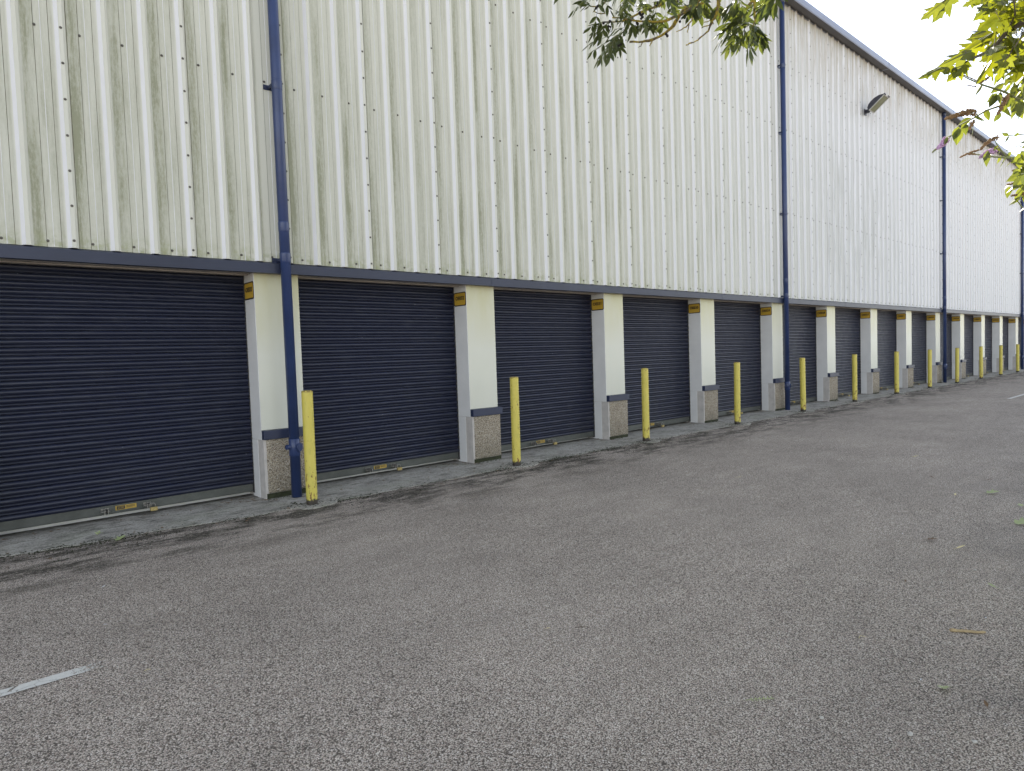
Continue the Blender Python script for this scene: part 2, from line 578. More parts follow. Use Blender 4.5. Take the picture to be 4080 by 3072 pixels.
def copy_tree(o, parent=None):
    c = o.copy()
    COL.objects.link(c)
    c.parent = parent
    for ch in list(o.children):
        copy_tree(ch, c)
    return c


BAY = 2.88
X0 = 2.685          # left front corner of the pillar between doors 33 and 32
WF = 0.494
ZS = 2.44           # soffit height
K0, K1 = -1, 15     # pillars built
XL, XR = X0 + BAY * (K0 - 1), X0 + BAY * (K1 + 1)
ORD = ['first', 'second', 'third', 'fourth', 'fifth', 'sixth', 'seventh', 'eighth', 'ninth', 'tenth', 'eleventh', 'twelfth', 'thirteenth', 'fourteenth']

# ---------------------------------------------------------------- ground
xs = [-220, -60, -20, -6] + [1 + i * 1.0 for i in range(0, 20)] + [22, 30, 60, 120, 260]
ys = [-260, -80, -30, -12, -6, -2, 0, .46, 40, 150]
g = MB()
for i in range(len(xs) - 1):
    for j in range(len(ys) - 1):
        a, b, c, d = xs[i], xs[i + 1], ys[j], ys[j + 1]
        g.quad((a, c, zg(a)), (b, c, zg(b)), (b, d, zg(b)), (a, d, zg(a)))
road = tag(g.build('road', 'asphalt'), kind='structure')

# concrete apron in front of the doors, edge slightly uneven
g = MB()
edge_pts = [(-6, -.42), (.37, -.46), (1.4, -.54), (2.3, -.66), (3.6, -.70), (5, -.68), (7.5, -.64), (12, -.66), (20, -.62), (30, -.60), (60, -.60)]


def edge_y(x):
    for (a, ya), (b, yb) in zip(edge_pts, edge_pts[1:]):
        if a <= x <= b:
            q = ya + (yb - ya) * (x - a) / (b - a)
            return q + .012 * math.sin(x * 5.1) + .008 * math.sin(x * 17.3 + 1) + .006 * math.sin(x * 41)
    return -.6


n = 900
px_ = [XL + (XR - XL) * i / n for i in range(n + 1)]
for a, b in zip(px_, px_[1:]):
    ea, eb = edge_y(a), edge_y(b)
    g.quad((a, ea, zg(a) + .006), (b, eb, zg(b) + .006), (b, .42, zg(b) + .014), (a, .42, zg(a) + .014))
    g.quad((a, ea, zg(a) - .03), (b, eb, zg(b) - .03), (b, eb, zg(b) + .006), (a, ea, zg(a) + .006))
tag(g.build('pavement', 'concrete'), kind='structure')

# worn white lines
g = MB()
for (a, b) in ((-3.2, .74), (19.35, 25.5)):
    m = 24
    for i in range(m):
        x0, x1 = a + (b - a) * i / m, a + (b - a) * (i + 1) / m
        g.quad((x0, -3.335, zg(x0) + .004), (x1, -3.335, zg(x1) + .004), (x1, -3.255, zg(x1) + .004), (x0, -3.255, zg(x0) + .004))
tag(g.build('road_marking', 'paint'), kind='structure')

# moss clumps along the joint (uncountable)
g = MB()
rs = random.Random(3)
for i in range(9000):
    x = rs.uniform(-.3, 1) ** 1 * 0 + rs.choice([rs.uniform(.0, 9), rs.uniform(0, 32)])
    off = rs.gauss(0, .03) if rs.random() < .45 else rs.uniform(-.55, .2) * rs.random()
    dens = math.sin(x * 2.2) + math.sin(x * .9 + 1) + math.sin(x * 5.7 + 2)
    if dens < rs.uniform(-1.8, 1.5):
        continue
    y = edge_y(x) + off - .01
    r = rs.uniform(.002, .009) * (1.5 if rs.random() < .1 else 1)
    zz = zg(x) + (.008 if y > edge_y(x) else .002)
    g.blob((x, y, zz), r, rs.uniform(.25, .45), .45, 3, 5)
for i in range(2600):
    k = rs.randrange(0, 12)
    a = rs.uniform(0, 6.28)
    q = abs(rs.gauss(0, .09))
    cx, cy = [(2.93, -.64), (5.82, -.63), (8.67, -.62), (11.50, -.64), (14.33, -.62), (17.22, -.60), (20.14, -.60), (22.98, -.60), (25.82, -.60), (28.80, -.60), (31.65, -.60), (34.50, -.60)][k]
    if rs.random() < .35:
        cx, cy, q = X0 + BAY * rs.randrange(0, 12) + rs.uniform(0, WF), -.055, abs(rs.gauss(0, .03)) - .057
        a = -1.57
    x = cx + (.057 + q) * math.cos(a) * 1.5; y = cy + (.057 + q) * math.sin(a)
    g.blob((x, y, zg(x) + .010), rs.uniform(.003, .011), rs.uniform(.3, .6), .45, 3, 5)
tag(g.build('moss', 'moss'), kind='stuff')

g = MB()
rs = random.Random(31)
for i in range(1500):
    k = rs.randrange(0, 12)
    if rs.random() < .5:
        x = X0 + BAY * k - abs(rs.gauss(0, .28)) + rs.uniform(-.05, .1); y = rs.uniform(-.05, .36) if x < X0 + BAY * k - .02 else rs.uniform(-.22, -.05)
    elif rs.random() < .5:
        x = rs.uniform(0, 34); y = .26 - abs(rs.gauss(0, .05))
    else:
        x = rs.uniform(0, 34); y = rs.uniform(-.9, .2)
    if X0 + BAY * math.floor((x - X0) / BAY) + WF > x and y > -.05: continue
    L = rs.uniform(.008, .03)
    z = zg(x) + .012
    a = rs.uniform(0, 6.28)
    dx, dy = math.cos(a) * L, math.sin(a) * L
    ex, ey = -math.sin(a) * L * .4, math.cos(a) * L * .4
    g.quad((x - dx, y - dy, z + .001), (x + ex, y + ey, z + rs.uniform(0, .006)), (x + dx, y + dy, z + rs.uniform(0, .004)), (x - ex, y - ey, z))
tag(g.build('leaf_litter', 'brownleaf'), kind='stuff')

# ---------------------------------------------------------------- the warehouse
wh = empty('warehouse', (0, 0, 0))
tag(wh, 'long cream ribbed metal storage building with a row of navy roller doors at its foot', 'warehouse')

Z0, Z1 = 2.555, 9.22
YP = -.068
DEP = .034
g = MB()
first = math.floor((XL - RIB0) / PITCH) + 1
last = math.floor((XR - RIB0) / PITCH) - 1
prof = []           # (x, y, mat of the segment that follows)
PIPES = [2.97 + 11.56 * k for k in range(-1, 4)]
for nn in range(first, last):
    x = RIB0 + PITCH * nn + .004
    seam = (nn % 3 == 1)
    e = .0025 if seam else 0
    prof += [(x, YP, 0), (x + .026, YP - DEP - e, 0), (x + .058, YP - DEP - e, 0), (x + .083, YP - e * .8, 1 if seam else 0)]
    if seam:
        prof += [(x + .089, YP - e * .8, 1), (x + .090, YP, 0)]
    # two shallow swages in the trough
    q = x + .083
    prof += [(q + .093, YP, 1), (q + .097, YP + .004, 0), (q + .146, YP + .004, 2), (q + .151, YP, 0), (q + .203, YP, 1), (q + .207, YP + .004, 0)]
    prof += [(q + .240, YP + .004, 0)]
for (a, b) in zip(prof, prof[1:]):
    g.cur = a[2]
    g.quad((a[0], a[1], Z0), (b[0], b[1], Z0), (b[0], b[1], Z1), (a[0], a[1], Z1))
cl = g.build('metal_cladding', ['clad', 'grime', 'lit_step'], wh)
sd = cl.modifiers.new('thickness', 'SOLIDIFY'); sd.thickness = .0015; sd.offset = 1

# bolts: pan bolts on each rail, stitching bolts down each seam
bp = []
rails = [2.605, 4.475, 6.35, 7.81]
for nn in range(first, last):
    x = RIB0 + PITCH * nn
    for r_ in rails:
        bp.append((x + .083 + .112 + random.uniform(-.006, .006), YP, r_ + random.uniform(-.006, .006)))
    if nn % 3 == 1:
        z = 2.615
        while z < 9.0:
            bp.append((x + .046, YP - DEP - .0025, z + random.uniform(-.004, .004)))
            z += .312
bm = MB()
hn = 8
bm.sm = False


def disc(mb, r0, y0, r1, y1, n):
    i = len(mb.v)
    for j in range(n):
        a = 2 * math.pi * j / n
        mb.v.append((r0 * math.cos(a), y0, r0 * math.sin(a)))
    for j in range(n):
        a = 2 * math.pi * j / n
        mb.v.append((r1 * math.cos(a), y1, r1 * math.sin(a)))
    for j in range(n):
        mb.f.append((i + j, i + n + j, i + n + (j + 1) % n, i + (j + 1) % n)); mb.mi.append(0); mb.smooth.append(False)
    mb.f.append(tuple(i + n + j for j in range(n))[::-1]); mb.mi.append(0); mb.smooth.append(False)


disc(bm, .0125, 0, .012, -.003, 10)
disc(bm, .0085, -.003, .0075, -.010, 6)


def visible(p):
    v = Vector(p) - CAM
    z = v.dot(CF)
    if z <= .1:
        return None
    X = 2040 + FPX * v.dot(CR) / z
    Y = 1536 - FPX * v.dot(CU) / z
    return (v.length) if (-20 < X < 4100 and -20 < Y < 3090) else None


vis = sorted([(visible(p), p) for p in bp if visible(p)], key=lambda t: t[0])
near = [p for d, p in vis[:100]]
nearset = set(near)
b0 = bm.build('bolt', 'bolt', wh, near[0])
for p in near[1:]:
    c = b0.copy(); COL.objects.link(c); c.parent = wh; c.location = p
g = MB()
for p in bp:
    if p in nearset:
        continue
    i = len(g.v)
    g.v += [(v[0] + p[0], v[1] + p[1], v[2] + p[2]) for v in bm.v]
    g.f += [tuple(i + k for k in f) for f in bm.f]
    g.mi += bm.mi; g.smooth += bm.smooth
tag(g.build('bolts', 'bolt', wh), kind='stuff')

# drip flashing (blue beam) in overlapping lengths
g = MB()
x = XL
k = 0
while x < XR:
    L = 3.0
    d = .0022 * (k % 2)
    pts = [(-.118 - d, 2.432 - d), (-.118 - d, 2.532 + d), (-.060, 2.553 + d), (-.02, 2.553 + d), (-.02, 2.44), (-.05, 2.432 - d)]
    a, b = x, x + L + .03
    for p, q in zip(pts, pts[1:] + pts[:1]):
        g.quad((a, p[0], p[1]), (b, p[0], p[1]), (b, q[0], q[1]), (a, q[0], q[1]))
    for xx, o_ in ((a, 1), (b, -1)):
        P = [(xx, p[0], p[1]) for p in pts]
        g.quad(*(P if o_ < 0 else P[::-1]))
    x += L; k += 1
g.build('lintel_flashing', 'trim', wh)

# soffit over the door recess
g = MB()
g.box(XL, XR, -.05, .16, 2.4405, 2.47)
g.box(XL, XR, .150, .175, 2.428, 2.4395)
g.box(XL, XR, .1755, .42, 2.436, 2.50)
g.build('soffit', 'soffit', wh)

# solid body, end walls, roof
g = MB()
g.box(XL, XR, -.02, .44, 2.5005, 9.15)
g.box(XL, XR, .44, 28, -.1, 9.15)
g.build('wall', 'white', wh)
g = MB()
for sx in (XL - .3, ):
    for (ya, za, yb, zb) in ((-.10, 9.28, 14, 10.85), (14, 10.85, 28.3, 9.28)):
        g.quad((XL - .3, ya, za), (XR + .3, ya, za), (XR + .3, yb, zb), (XL - .3, yb, zb))
        g.quad((XL - .3, ya, za - .15), (XL - .3, yb, zb - .15), (XR + .3, yb, zb - .15), (XR + .3, ya, za - .15))
for X_ in (XL - .3, XR + .3):
    g.quad((X_, -.12, 9.0), (X_, 28.3, 9.0), (X_, 28.3, 9.28), (X_, 14, 10.85), (X_, -.12, 9.28))
g.build('roof', 'roof', wh)

# eaves gutter: dark underside, pale front with a rolled top
g = MB()
sec = [(-.04, 9.155), (-.115, 9.150), (-.155, 9.138), (-.30, 9.132), (-.315, 9.150), (-.322, 9.22), (-.314, 9.295), (-.294, 9.318), (-.262, 9.325), (-.11, 9.335), (-.04, 9.335)]
x = XL - .3
k = 0
while x < XR:
    L = 6.0
    a, b = x, min(x + L - .006, XR + .3)
    for i_, (p, q) in enumerate(zip(sec, sec[1:])):
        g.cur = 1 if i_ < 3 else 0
        g.sm = i_ > 3
        g.quad((a, p[0], p[1]), (a, q[0], q[1]), (b, q[0], q[1]), (b, p[0], p[1]))
    g.sm = False; g.cur = 0
    for y_, z_ in ((-.324, 9.20), (-.323, 9.30)):     # joint fixings
        pass
    x += L
    k += 1
gut = g.build('gutter', ['gutter', 'gutter_in'], wh)
x = XL - .3 + 6
while x < XR:
    g = MB()                                          # joint straps
    s_ = [(p[0] - .003 if p[0] < -.1 else p[0], p[1] - .003 if i < 4 else p[1] + (.003 if i > 7 else 0)) for i, p in enumerate(sec)]
    for p, q in zip(s_[1:], s_[2:-1]):
        g.quad((x - .03, p[0], p[1]), (x - .03, q[0], q[1]), (x + .03, q[0], q[1]), (x + .03, p[0], p[1]))
    x += 6
    g.build('joint_strap', 'gutter', gut)

# ---------------------------------------------------------------- pillars
g = MB(); g.box(0, WF, 0, .44, .735, 2.4395)
pil = g.build('pillar', 'cream', wh, (X0 + BAY * K0, 0, 0), bevel=.004)
g = MB()
g.box(-.006, -.0005, .0, .30, .632, 2.4393)
rv = g.build('side_panel', 'white', pil)
g = MB(); g.box(-.0075, -.0015, .115, .30, -.04, .629)
g.build('lower_side_panel', 'white', pil)
g = MB(); g.box(.0, WF + .003, -.030, .44, -.06, .634)
g.build('render_core', 'render', pil)
# pebbledash panel: bumpy front made of real relief
g = MB()
nx, nz = 44, 58
rs = random.Random(11)
def pz(j):
    return .045 + (.632 - .045) * j / nz
P = []
for j in range(nz + 1):
    for i in range(nx + 1):
        edge = i in (0, nx) or j in (0, nz)
        P.append((.030 + (WF - .022) * i / nx + (0 if edge else rs.uniform(-.002, .002)), -.032 if edge else -.040 - rs.random() * .009, pz(j) + (0 if edge else rs.uniform(-.002, .002))))
P0 = len(g.v)
g.v += P
for j in range(nz):
    for i in range(nx):
        a = j * (nx + 1) + i
        g.f.append((a, a + 1, a + nx + 2, a + nx + 1)); g.mi.append(0); g.smooth.append(True)
# right return
for j in range(nz):
    a, b = pz(j), pz(j + 1)
    g.quad((WF + .008, -.032, a), (WF + .008, .3, a), (WF + .008, .3, b), (WF + .008, -.032, b))
g.build('pebbledash_plinth', 'pebble', pil)
g = MB()
g.box(.012, WF + .002, -.037, -.0305, -.03, .043)
g.build('damp_foot', 'moss', pil)
g = MB()
g.box(-.002, WF + .036, -.062, .12, .635, .734)
g.build('ledge', 'navy', pil, bevel=.003)
for k in range(K0 + 1, K1 + 1):
    c = copy_tree(pil, wh)
    c.location.x = X0 + BAY * k

# ---------------------------------------------------------------- roller doors
DL, DR = 0.0, BAY - WF                                # door spans from the right of one pillar to the left of the next
SL = .0755
zb, zt = .118, 2.436
YD = .30
section = [(.000, .001), (.003, -.004), (.008, -.012), (.017, -.0205), (.028, -.0240), (.037, -.0220), (.045, -.0150), (.050, -.006), (.0525, .004), (.0535, .018), (.0580, .018),
           (.0585, -.001), (.062, -.0045), (.067, -.0050), (.0715, -.0025), (.0735, .001)]
pts = []
z = zb
i = 0
while z < zt:
    for dz, dy in section:
        if z + dz <= zt:
            pts.append((YD + dy, z + dz))
    z += SL
    i += 1
g = MB(); g.sm = True
base = len(g.v)
for (y, z) in pts:
    g.v += [(DL + .006, y, z), (DR - .010, y, z)]
for i in range(len(pts) - 1):
    a = 2 * i
    g.f.append((a, a + 1, a + 3, a + 2)); g.mi.append(0); g.smooth.append(True)
g.sm = False
g.quad((DL, YD + .03, zb), (DR, YD + .03, zb), (DR, YD + .03, zt), (DL, YD + .03, zt))
door = g.build('roller_door', 'door', wh, (X0 + BAY * (K0 - 1) + WF, 0, 0))
g = MB()
g.box(DL + .004, DR - .02, YD - .006, YD + .008, .042, .122)
g.box(DL + .004, DR - .02, YD - .022, YD - .0065, .038, .044)
for xx in (.05, .09, DR - .06, DR - .10):
    g.tube([(xx, YD - .006, .095), (xx, YD - .011, .095)], .006, 8)
g.build('bottom_rail', 'galv', door)
for (a, b) in ((DL, DL + .010), (DR - .012, DR - .0075)):
    g = MB(); g.box(a, b, YD - .03, YD + .02, .02, 2.434)
    g.build('guide_rail', 'guide', door)
for hx in (.93, 1.30):
    g = MB()
    g.box(hx - .035, hx + .035, YD - .012, YD - .0065, .060, .100)
    g.box(hx - .018, hx - .011, YD - .095, YD - .012, .052, .095)
    g.box(hx + .011, hx + .018, YD - .095, YD - .012, .052, .095)
    g.tube([(hx - .04, YD - .055, .074), (hx + .045, YD - .055, .074)], .006, 8)
    g.build('locking_hasp', 'steel', door)
g = MB()
hx = 1.30
g.box(hx + .005, hx + .070, YD - .118, YD - .085, .022, .058)
g.cur = 1
g.tube([(hx - .002, YD - .10, .055), (hx - .002, YD - .10, .085), (hx + .008, YD - .10, .096), (hx + .04, YD - .10, .096), (hx + .052, YD - .10, .085), (hx + .052, YD - .10, .055)], .005, 8)
g.build('padlock', ['brass', 'steel'], door, bevel=.003)
g = MB()
a, b, yy = 1.02, 1.205, YD - .0075
g.box(a, b, yy, yy + .0012, .064, .108)
g.cur = 1
g.box(a + .012, a + .083, yy - .0007, yy - .0002, .070, .103)
for zz in (.097, .089, .081):
    g.box(a + .094, b - .014, yy - .0007, yy - .0002, zz, zz + .003)
g.cur = 0
for zz in (.092, .080):
    g.box(a + .020, a + .075, yy - .0014, yy - .0009, zz, zz + .0035)
g.build('warning_sticker', ['label_yellow', 'black'], door)
for k in range(K0 + 1, K1 + 1):
    c = copy_tree(door, wh)
    c.location.x = X0 + BAY * (k - 1) + WF


# ---------------------------------------------------------------- drainpipes
def drainpipe(px, label):
    root = empty('drainpipe', (px, -.172, zg(px) + .006))
    root.parent = wh
    zt_ = 9.14
    g = MB()
    g.tube([(0, 0, .0), (0, 0, zt_ - .0)], .0545, 28)
    p = g.build('pipe', 'pipe', root)
    return root


pipe_objs = []
for i, px in enumerate(PIPES):
    zt_ = 9.13
    g = MB()
    g.tube([(0, 0, .012), (0, 0, zt_)], .0545, 28)
    p = g.build('drainpipe', 'pipe', wh, (px, -.172, zg(px)))
    zo = -zg(px)
    for zc in (2.60, 2.93, 4.43, 6.21, 7.66):          # sockets
        if zc in (6.21,):
            continue
        g = MB()
        g.tube([(0, 0, zc - .055 + zo), (0, 0, zc - .052 + zo), (0, 0, zc + .040 + zo), (0, 0, zc + .047 + zo)], [.0555, .0568, .0575, .0575], 28)
        g.tube([(-.02, -.058, zc + .02 + zo), (-.02, -.063, zc + .02 + zo)], .004, 6)
        g.build('socket', 'pipe', p)
    for zc in (2.575, 4.42, 6.21, 7.67):               # brackets
        z_ = zc + zo
        g = MB()
        g.box(-.105, -.052, .098, .1045, z_ - .026, z_ + .026)
        g.box(-.062, -.050, .0, .098, z_ - .014, z_ + .014)
        g.box(-.1045, .080, .0985, .103, z_ - .0255, z_ + .0255)
        g.tube([(-.085, .098, z_), (-.085, .088, z_)], .009, 8)
        g.build('bracket', 'navy', p)
    g = MB()                                           # rodding access fitting with a side branch
    zb_ = .56
    g.tube([(0, 0, zb_ - .095), (0, 0, zb_ - .090), (0, 0, zb_ + .090), (0, 0, zb_ + .095)], [.0555, .0600, .0600, .0555], 28)
    g.tube([(-.045, -.01, zb_ + .005), (-.098, -.022, zb_ + .012)], [.026, .026], 18, cap=False)
    g.tube([(-.094, -.0212, zb_ + .0115), (-.060, -.0135, zb_ + .007)], [.0215, .0215], 18, cap=True)
    g.tube([(-.088, -.0199, zb_ + .0107), (-.099, -.0222, zb_ + .0122)], [.0295, .0295], 18, cap=False)
    g.tube([(.030, -.046, zb_ + .002), (.040, -.0615, zb_ + .002)], [.046, .046], 24)
    g.tube([(.032, -.049, zb_ + .002), (.0405, -.0625, zb_ + .002)], [.040, .037], 24)
    g.build('access_fitting', 'pipe', p)
    g = MB()                                           # outlet under the gutter
    g.tube([(0, 0, zt_ - .12 + 0), (0, 0, zt_ - .115), (0, 0, zt_ + .02)], [.056, .062, .066], 24)
    g.build('gutter_outlet', 'navy', p)

# ---------------------------------------------------------------- number signs


def rrect(y0, y1, z0, z1, r, n=6):
    out = []
    for cy, cz, a0 in ((y1 - r, z1 - r, 0), (y0 + r, z1 - r, 90), (y0 + r, z0 + r, 180), (y1 - r, z0 + r, 270)):
        for i in range(n + 1):
            a = R(a0 + 90 * i / n)
            out.append((cy + r * math.cos(a), cz + r * math.sin(a)))
    return out


def plate(mb, y0, y1, z0, z1, r, xf, xb):
    o_ = rrect(y0, y1, z0, z1, r)
    n_ = len(o_)
    mb.quad(*[(xf, y, z) for y, z in o_])
    mb.quad(*[(xb, y, z) for y, z in o_][::-1])
    for i in range(n_):
        a, b = o_[i], o_[(i + 1) % n_]
        mb.quad((xf, a[0], a[1]), (xb, a[0], a[1]), (xb, b[0], b[1]), (xf, b[0], b[1]))


def text_mesh(s, size, name):
    cu = bpy.data.curves.new('lettering_curve', 'FONT')
    cu.body = s
    cu.size = size
    cu.align_x = 'CENTER'; cu.align_y = 'CENTER'
    cu.offset = .0028
    cu.extrude = .0004
    cu.space_character = 1.05
    to = bpy.data.objects.new('tmp_text', cu)
    COL.objects.link(to)
    dg = bpy.context.evaluated_depsgraph_get()
    me = bpy.data.meshes.new_from_object(to.evaluated_get(dg))
    bpy.data.objects.remove(to)
    me.name = name
    return me


rotm = Matrix(((0, 0, -1), (-1, 0, 0), (0, 1, 0))).to_4x4()   # text x -> -Y, text y -> +Z, text normal -> -X
for k in range(0, 14):
    num = 33 - k
    s = 'OE%03d' % num
    root = empty('number_sign', (X0 + BAY * k - .0065, .136, 2.258))
    tag(root, 'yellow black-edged door number sign reading %s on a white pillar side' % s, 'sign', 'numbered door signs')
    g = MB()
    plate(g, -.136, .136, -.095, .095, .026, -.003, 0)
    g.build('border', 'black', root)
    g = MB()
    plate(g, -.122, .122, -.081, .081, .020, -.0042, -.0031)
    g.build('panel', 'yellow_sign', root)
    me = text_mesh(s, .066, 'lettering')
    me.materials.clear(); me.materials.append(MAT['black'])
    o = bpy.data.objects.new('lettering', me)
    COL.objects.link(o)
    o.parent = root
    o.matrix_local = Matrix.Translation((-.0052, 0, .010)) @ rotm

# ---------------------------------------------------------------- bollards
bx = [(2.93, -.64), (5.82, -.63), (8.67, -.62), (11.50, -.64), (14.33, -.62), (17.22, -.60), (20.14, -.60), (22.98, -.60), (25.82, -.60), (28.80, -.60), (31.65, -.60), (34.50, -.60)]
blab = ['nearest yellow bollard, beside the foot of the nearest blue drainpipe',
        'yellow bollard with rust patches low down, just right of the pillar signed OE032',
        'yellow bollard with rust spots, just right of the pillar signed OE031',
        'yellow bollard with a blackened foot, just right of the pillar signed OE030',
        'yellow bollard just right of the second blue drainpipe',
        'yellow bollard between the pillars signed OE028 and OE027',
        'yellow bollard just left of the pillar signed OE026',
        'yellow bollard in front of the pillar signed OE025',
        'yellow bollard just right of the third blue drainpipe',
        'yellow bollard in front of the pillar signed OE023',
        'second farthest yellow bollard, in front of the pillar signed OE022',
        'farthest yellow bollard, at the right edge of the photo']
proto = None
for i, (x, y) in enumerate(bx):
    if proto is None:
        root = empty('bollard')
        g = MB()
        rs_ = [(.0, .058), (.02, .0575), (.05, .0572), (1.168, .0570), (1.176, .0575), (1.182, .0572)]
        g.tube([(0, 0, z) for z, r in rs_], [r for z, r in rs_], 32)
        g.build('post', 'bollard', root)
        g = MB()
        g.tube([(0, 0, 1.1825), (0, 0, 1.188), (0, 0, 1.192)], [.0565, .052, .040], 32)
        g.build('cap', 'bollard', root)
        proto = root
        c = root
    else:
        c = copy_tree(proto)
    c.location = (x, y, zg(x) + .001)
    c.rotation_euler = (R(random.uniform(-.5, .5)), R(random.uniform(-.5, .5)), random.uniform(0, 6.28))
    tag(c, blab[i], 'bollard', 'yellow bollards along the doors')

# concrete patches around the bollard feet
g = MB()
for (x, y) in bx:
    n_ = 26
    ph = random.uniform(0, 6)
    ring = []
    for j in range(n_):
        a = 2 * math.pi * j / n_
        r = .20 * (1 + .14 * math.sin(2 * a + ph) + .08 * math.sin(5 * a + ph) + random.uniform(-.04, .04))
        ring.append((x + .05 + 1.25 * r * math.cos(a), y - .02 + r * .85 * math.sin(a)))
    g.quad(*[(p[0], p[1], zg(p[0]) + .0105) for p in ring])
    for j in range(n_):
        a_, b_ = ring[j], ring[(j + 1) % n_]
        g.quad((a_[0], a_[1], zg(a_[0]) - .02), (b_[0], b_[1], zg(b_[0]) - .02), (b_[0], b_[1], zg(b_[0]) + .0105), (a_[0], a_[1], zg(a_[0]) + .0105))
tag(g.build('pavement_patches', 'concrete'), kind='structure')

# ---------------------------------------------------------------- floodlight
root = empty('floodlight', (19.42, -.104, 7.74))
tag(root, 'grey floodlight with a flat glass face mounted high on the ribbed wall', 'floodlight')
g = MB()
g.box(-.07, .07, -.012, .002, -.10, .06)
g.box(-.045, .045, -.10, -.012, -.045, .035)
g.tube([(0, -.05, -.02), (0, -.16, .01)], .032, 12)
g.build('wall_bracket', 'lamp_body', root)
g = MB()
# housing: curved back over a flat glass, outline in the y-z plane extruded along x
out = [(-.13, -.045), (-.13, .03), (-.20, .085), (-.30, .115), (-.42, .118), (-.54, .095), (-.62, .055), (-.66, .020), (-.66, .0), (-.13, -.045)][:-1]
hw = .17
for sx in (-1, 1):
    P = [(sx * hw, y, z) for y, z in out]
    g.quad(*(P if sx < 0 else P[::-1]))
for (p, q) in zip(out, out[1:] + out[:1]):
    g.quad((-hw, p[0], p[1]), (hw, p[0], p[1]), (hw, q[0], q[1]), (-hw, q[0], q[1]))
g.build('housing', 'lamp_body', root, bevel=.008)
g = MB()


def gz(y):
    return -.045 + (-.13 - y) / .53 * .045


for (x0, x1, y0, y1) in ((-hw - .008, hw + .008, -.155, -.125), (-hw - .008, hw + .008, -.672, -.642), (-hw - .008, -hw + .016, -.642, -.155), (hw - .016, hw + .008, -.642, -.155)):
    P = [(x0, y0), (x1, y0), (x1, y1), (x0, y1)]
    top = [(a, b, gz(b) + .004) for a, b in P]; bot = [(a, b, gz(b) - .016) for a, b in P]
    g.quad(*top); g.quad(*bot[::-1])
    for i in range(4):
        j = (i + 1) % 4
        g.quad(bot[i], bot[j], top[j], top[i])
g.build('glass_frame', 'lamp_frame', root)
g = MB()
g.quad((-hw + .016, -.642, gz(-.642) - .008), (-hw + .016, -.155, gz(-.155) - .008), (hw - .016, -.155, gz(-.155) - .008), (hw - .016, -.642, gz(-.642) - .008))
g.build('glass', 'glass', root)
for sx in (-1, 1):
    g = MB()
    g.box(sx * (hw - .03) - .018, sx * (hw - .03) + .018, -.695, -.655, -.022, .03)
    g.build('clip', 'lamp_body', root)
for ch in root.children:
    if not ch.name.startswith('wall_bracket'):
        pv = Matrix.Translation((0, -.13, 0))
        ch.matrix_local = pv @ Matrix.Rotation(R(-33), 4, 'X') @ Matrix.Scale(.9, 4, (0, 1, 0)) @ pv.inverted()


# ---------------------------------------------------------------- foliage
def frame(d, up=Vector((0, 0, 1))):
    d = d.normalized()
    s = d.cross(up)
    if s.length < 1e-3:
        s = d.cross(Vector((1, 0, 0)))
    s.normalize()
    return d, s, s.cross(d).normalized()


LANCE = [(0, 0), (.12, .08), (.30, .155), (.5, .17), (.70, .13), (.87, .055), (1.0, 0)]
BUD = [(0, 0), (.08, .06), (.22, .135), (.42, .155), (.62, .12), (.82, .055), (1.0, 0)]
MAPLE = [(0, 0), (-.10, .13), (-.04, .27), (.00, .44), (.09, .36), (.16, .34), (.20, .25), (.30, .36), (.36, .42), (.50, .58), (.53, .45), (.50, .38), (.55, .32), (.50, .19), (.62, .22), (.69, .29), (.74, .18), (.83, .13), (1.0, 0)]


def leaf(mb, base, d, nrm, L, outline, wscale=1.0, fold=.25, droop=.15):
    d = d.normalized()
    s = d.cross(nrm)
    if s.length < 1e-4:
        s = d.orthogonal()
    s.normalize()
    n = s.cross(d).normalized()
    i = len(mb.v)
    mid = [k for k in outline]
    for sgn in (1, -1):
        idx = []
        for (u, v) in outline:
            p = base + d * (u * L) + s * (sgn * v * L * wscale) + n * (-(abs(v) * fold) * L - droop * u * u * L)
            idx.append(len(mb.v)); mb.v.append(tuple(p))
        if outline is MAPLE:
            mb.f.append(tuple(idx) if sgn > 0 else tuple(idx[::-1]))
            mb.mi.append(mb.cur); mb.smooth.append(False)
        else:
            # split along the blade so that it can droop
            m = len(outline)
            ms = [len(mb.v) + k for k in range(m)]
            for (u, v) in outline:
                mb.v.append(tuple(base + d * (u * L) + n * (-droop * u * u * L)))
            for k in range(m - 1):
                a, b = idx[k], idx[k + 1]
                f = (ms[k], a, b, ms[k + 1])
                if k == 0: f = (ms[0], b, ms[1])
                if k == m - 2: f = (ms[k], a, ms[k + 1])
                mb.f.append(f if sgn > 0 else f[::-1]); mb.mi.append(mb.cur); mb.smooth.append(True)


def rv3(rs, s=1.0):
    return Vector((rs.gauss(0, s), rs.gauss(0, s), rs.gauss(0, s)))


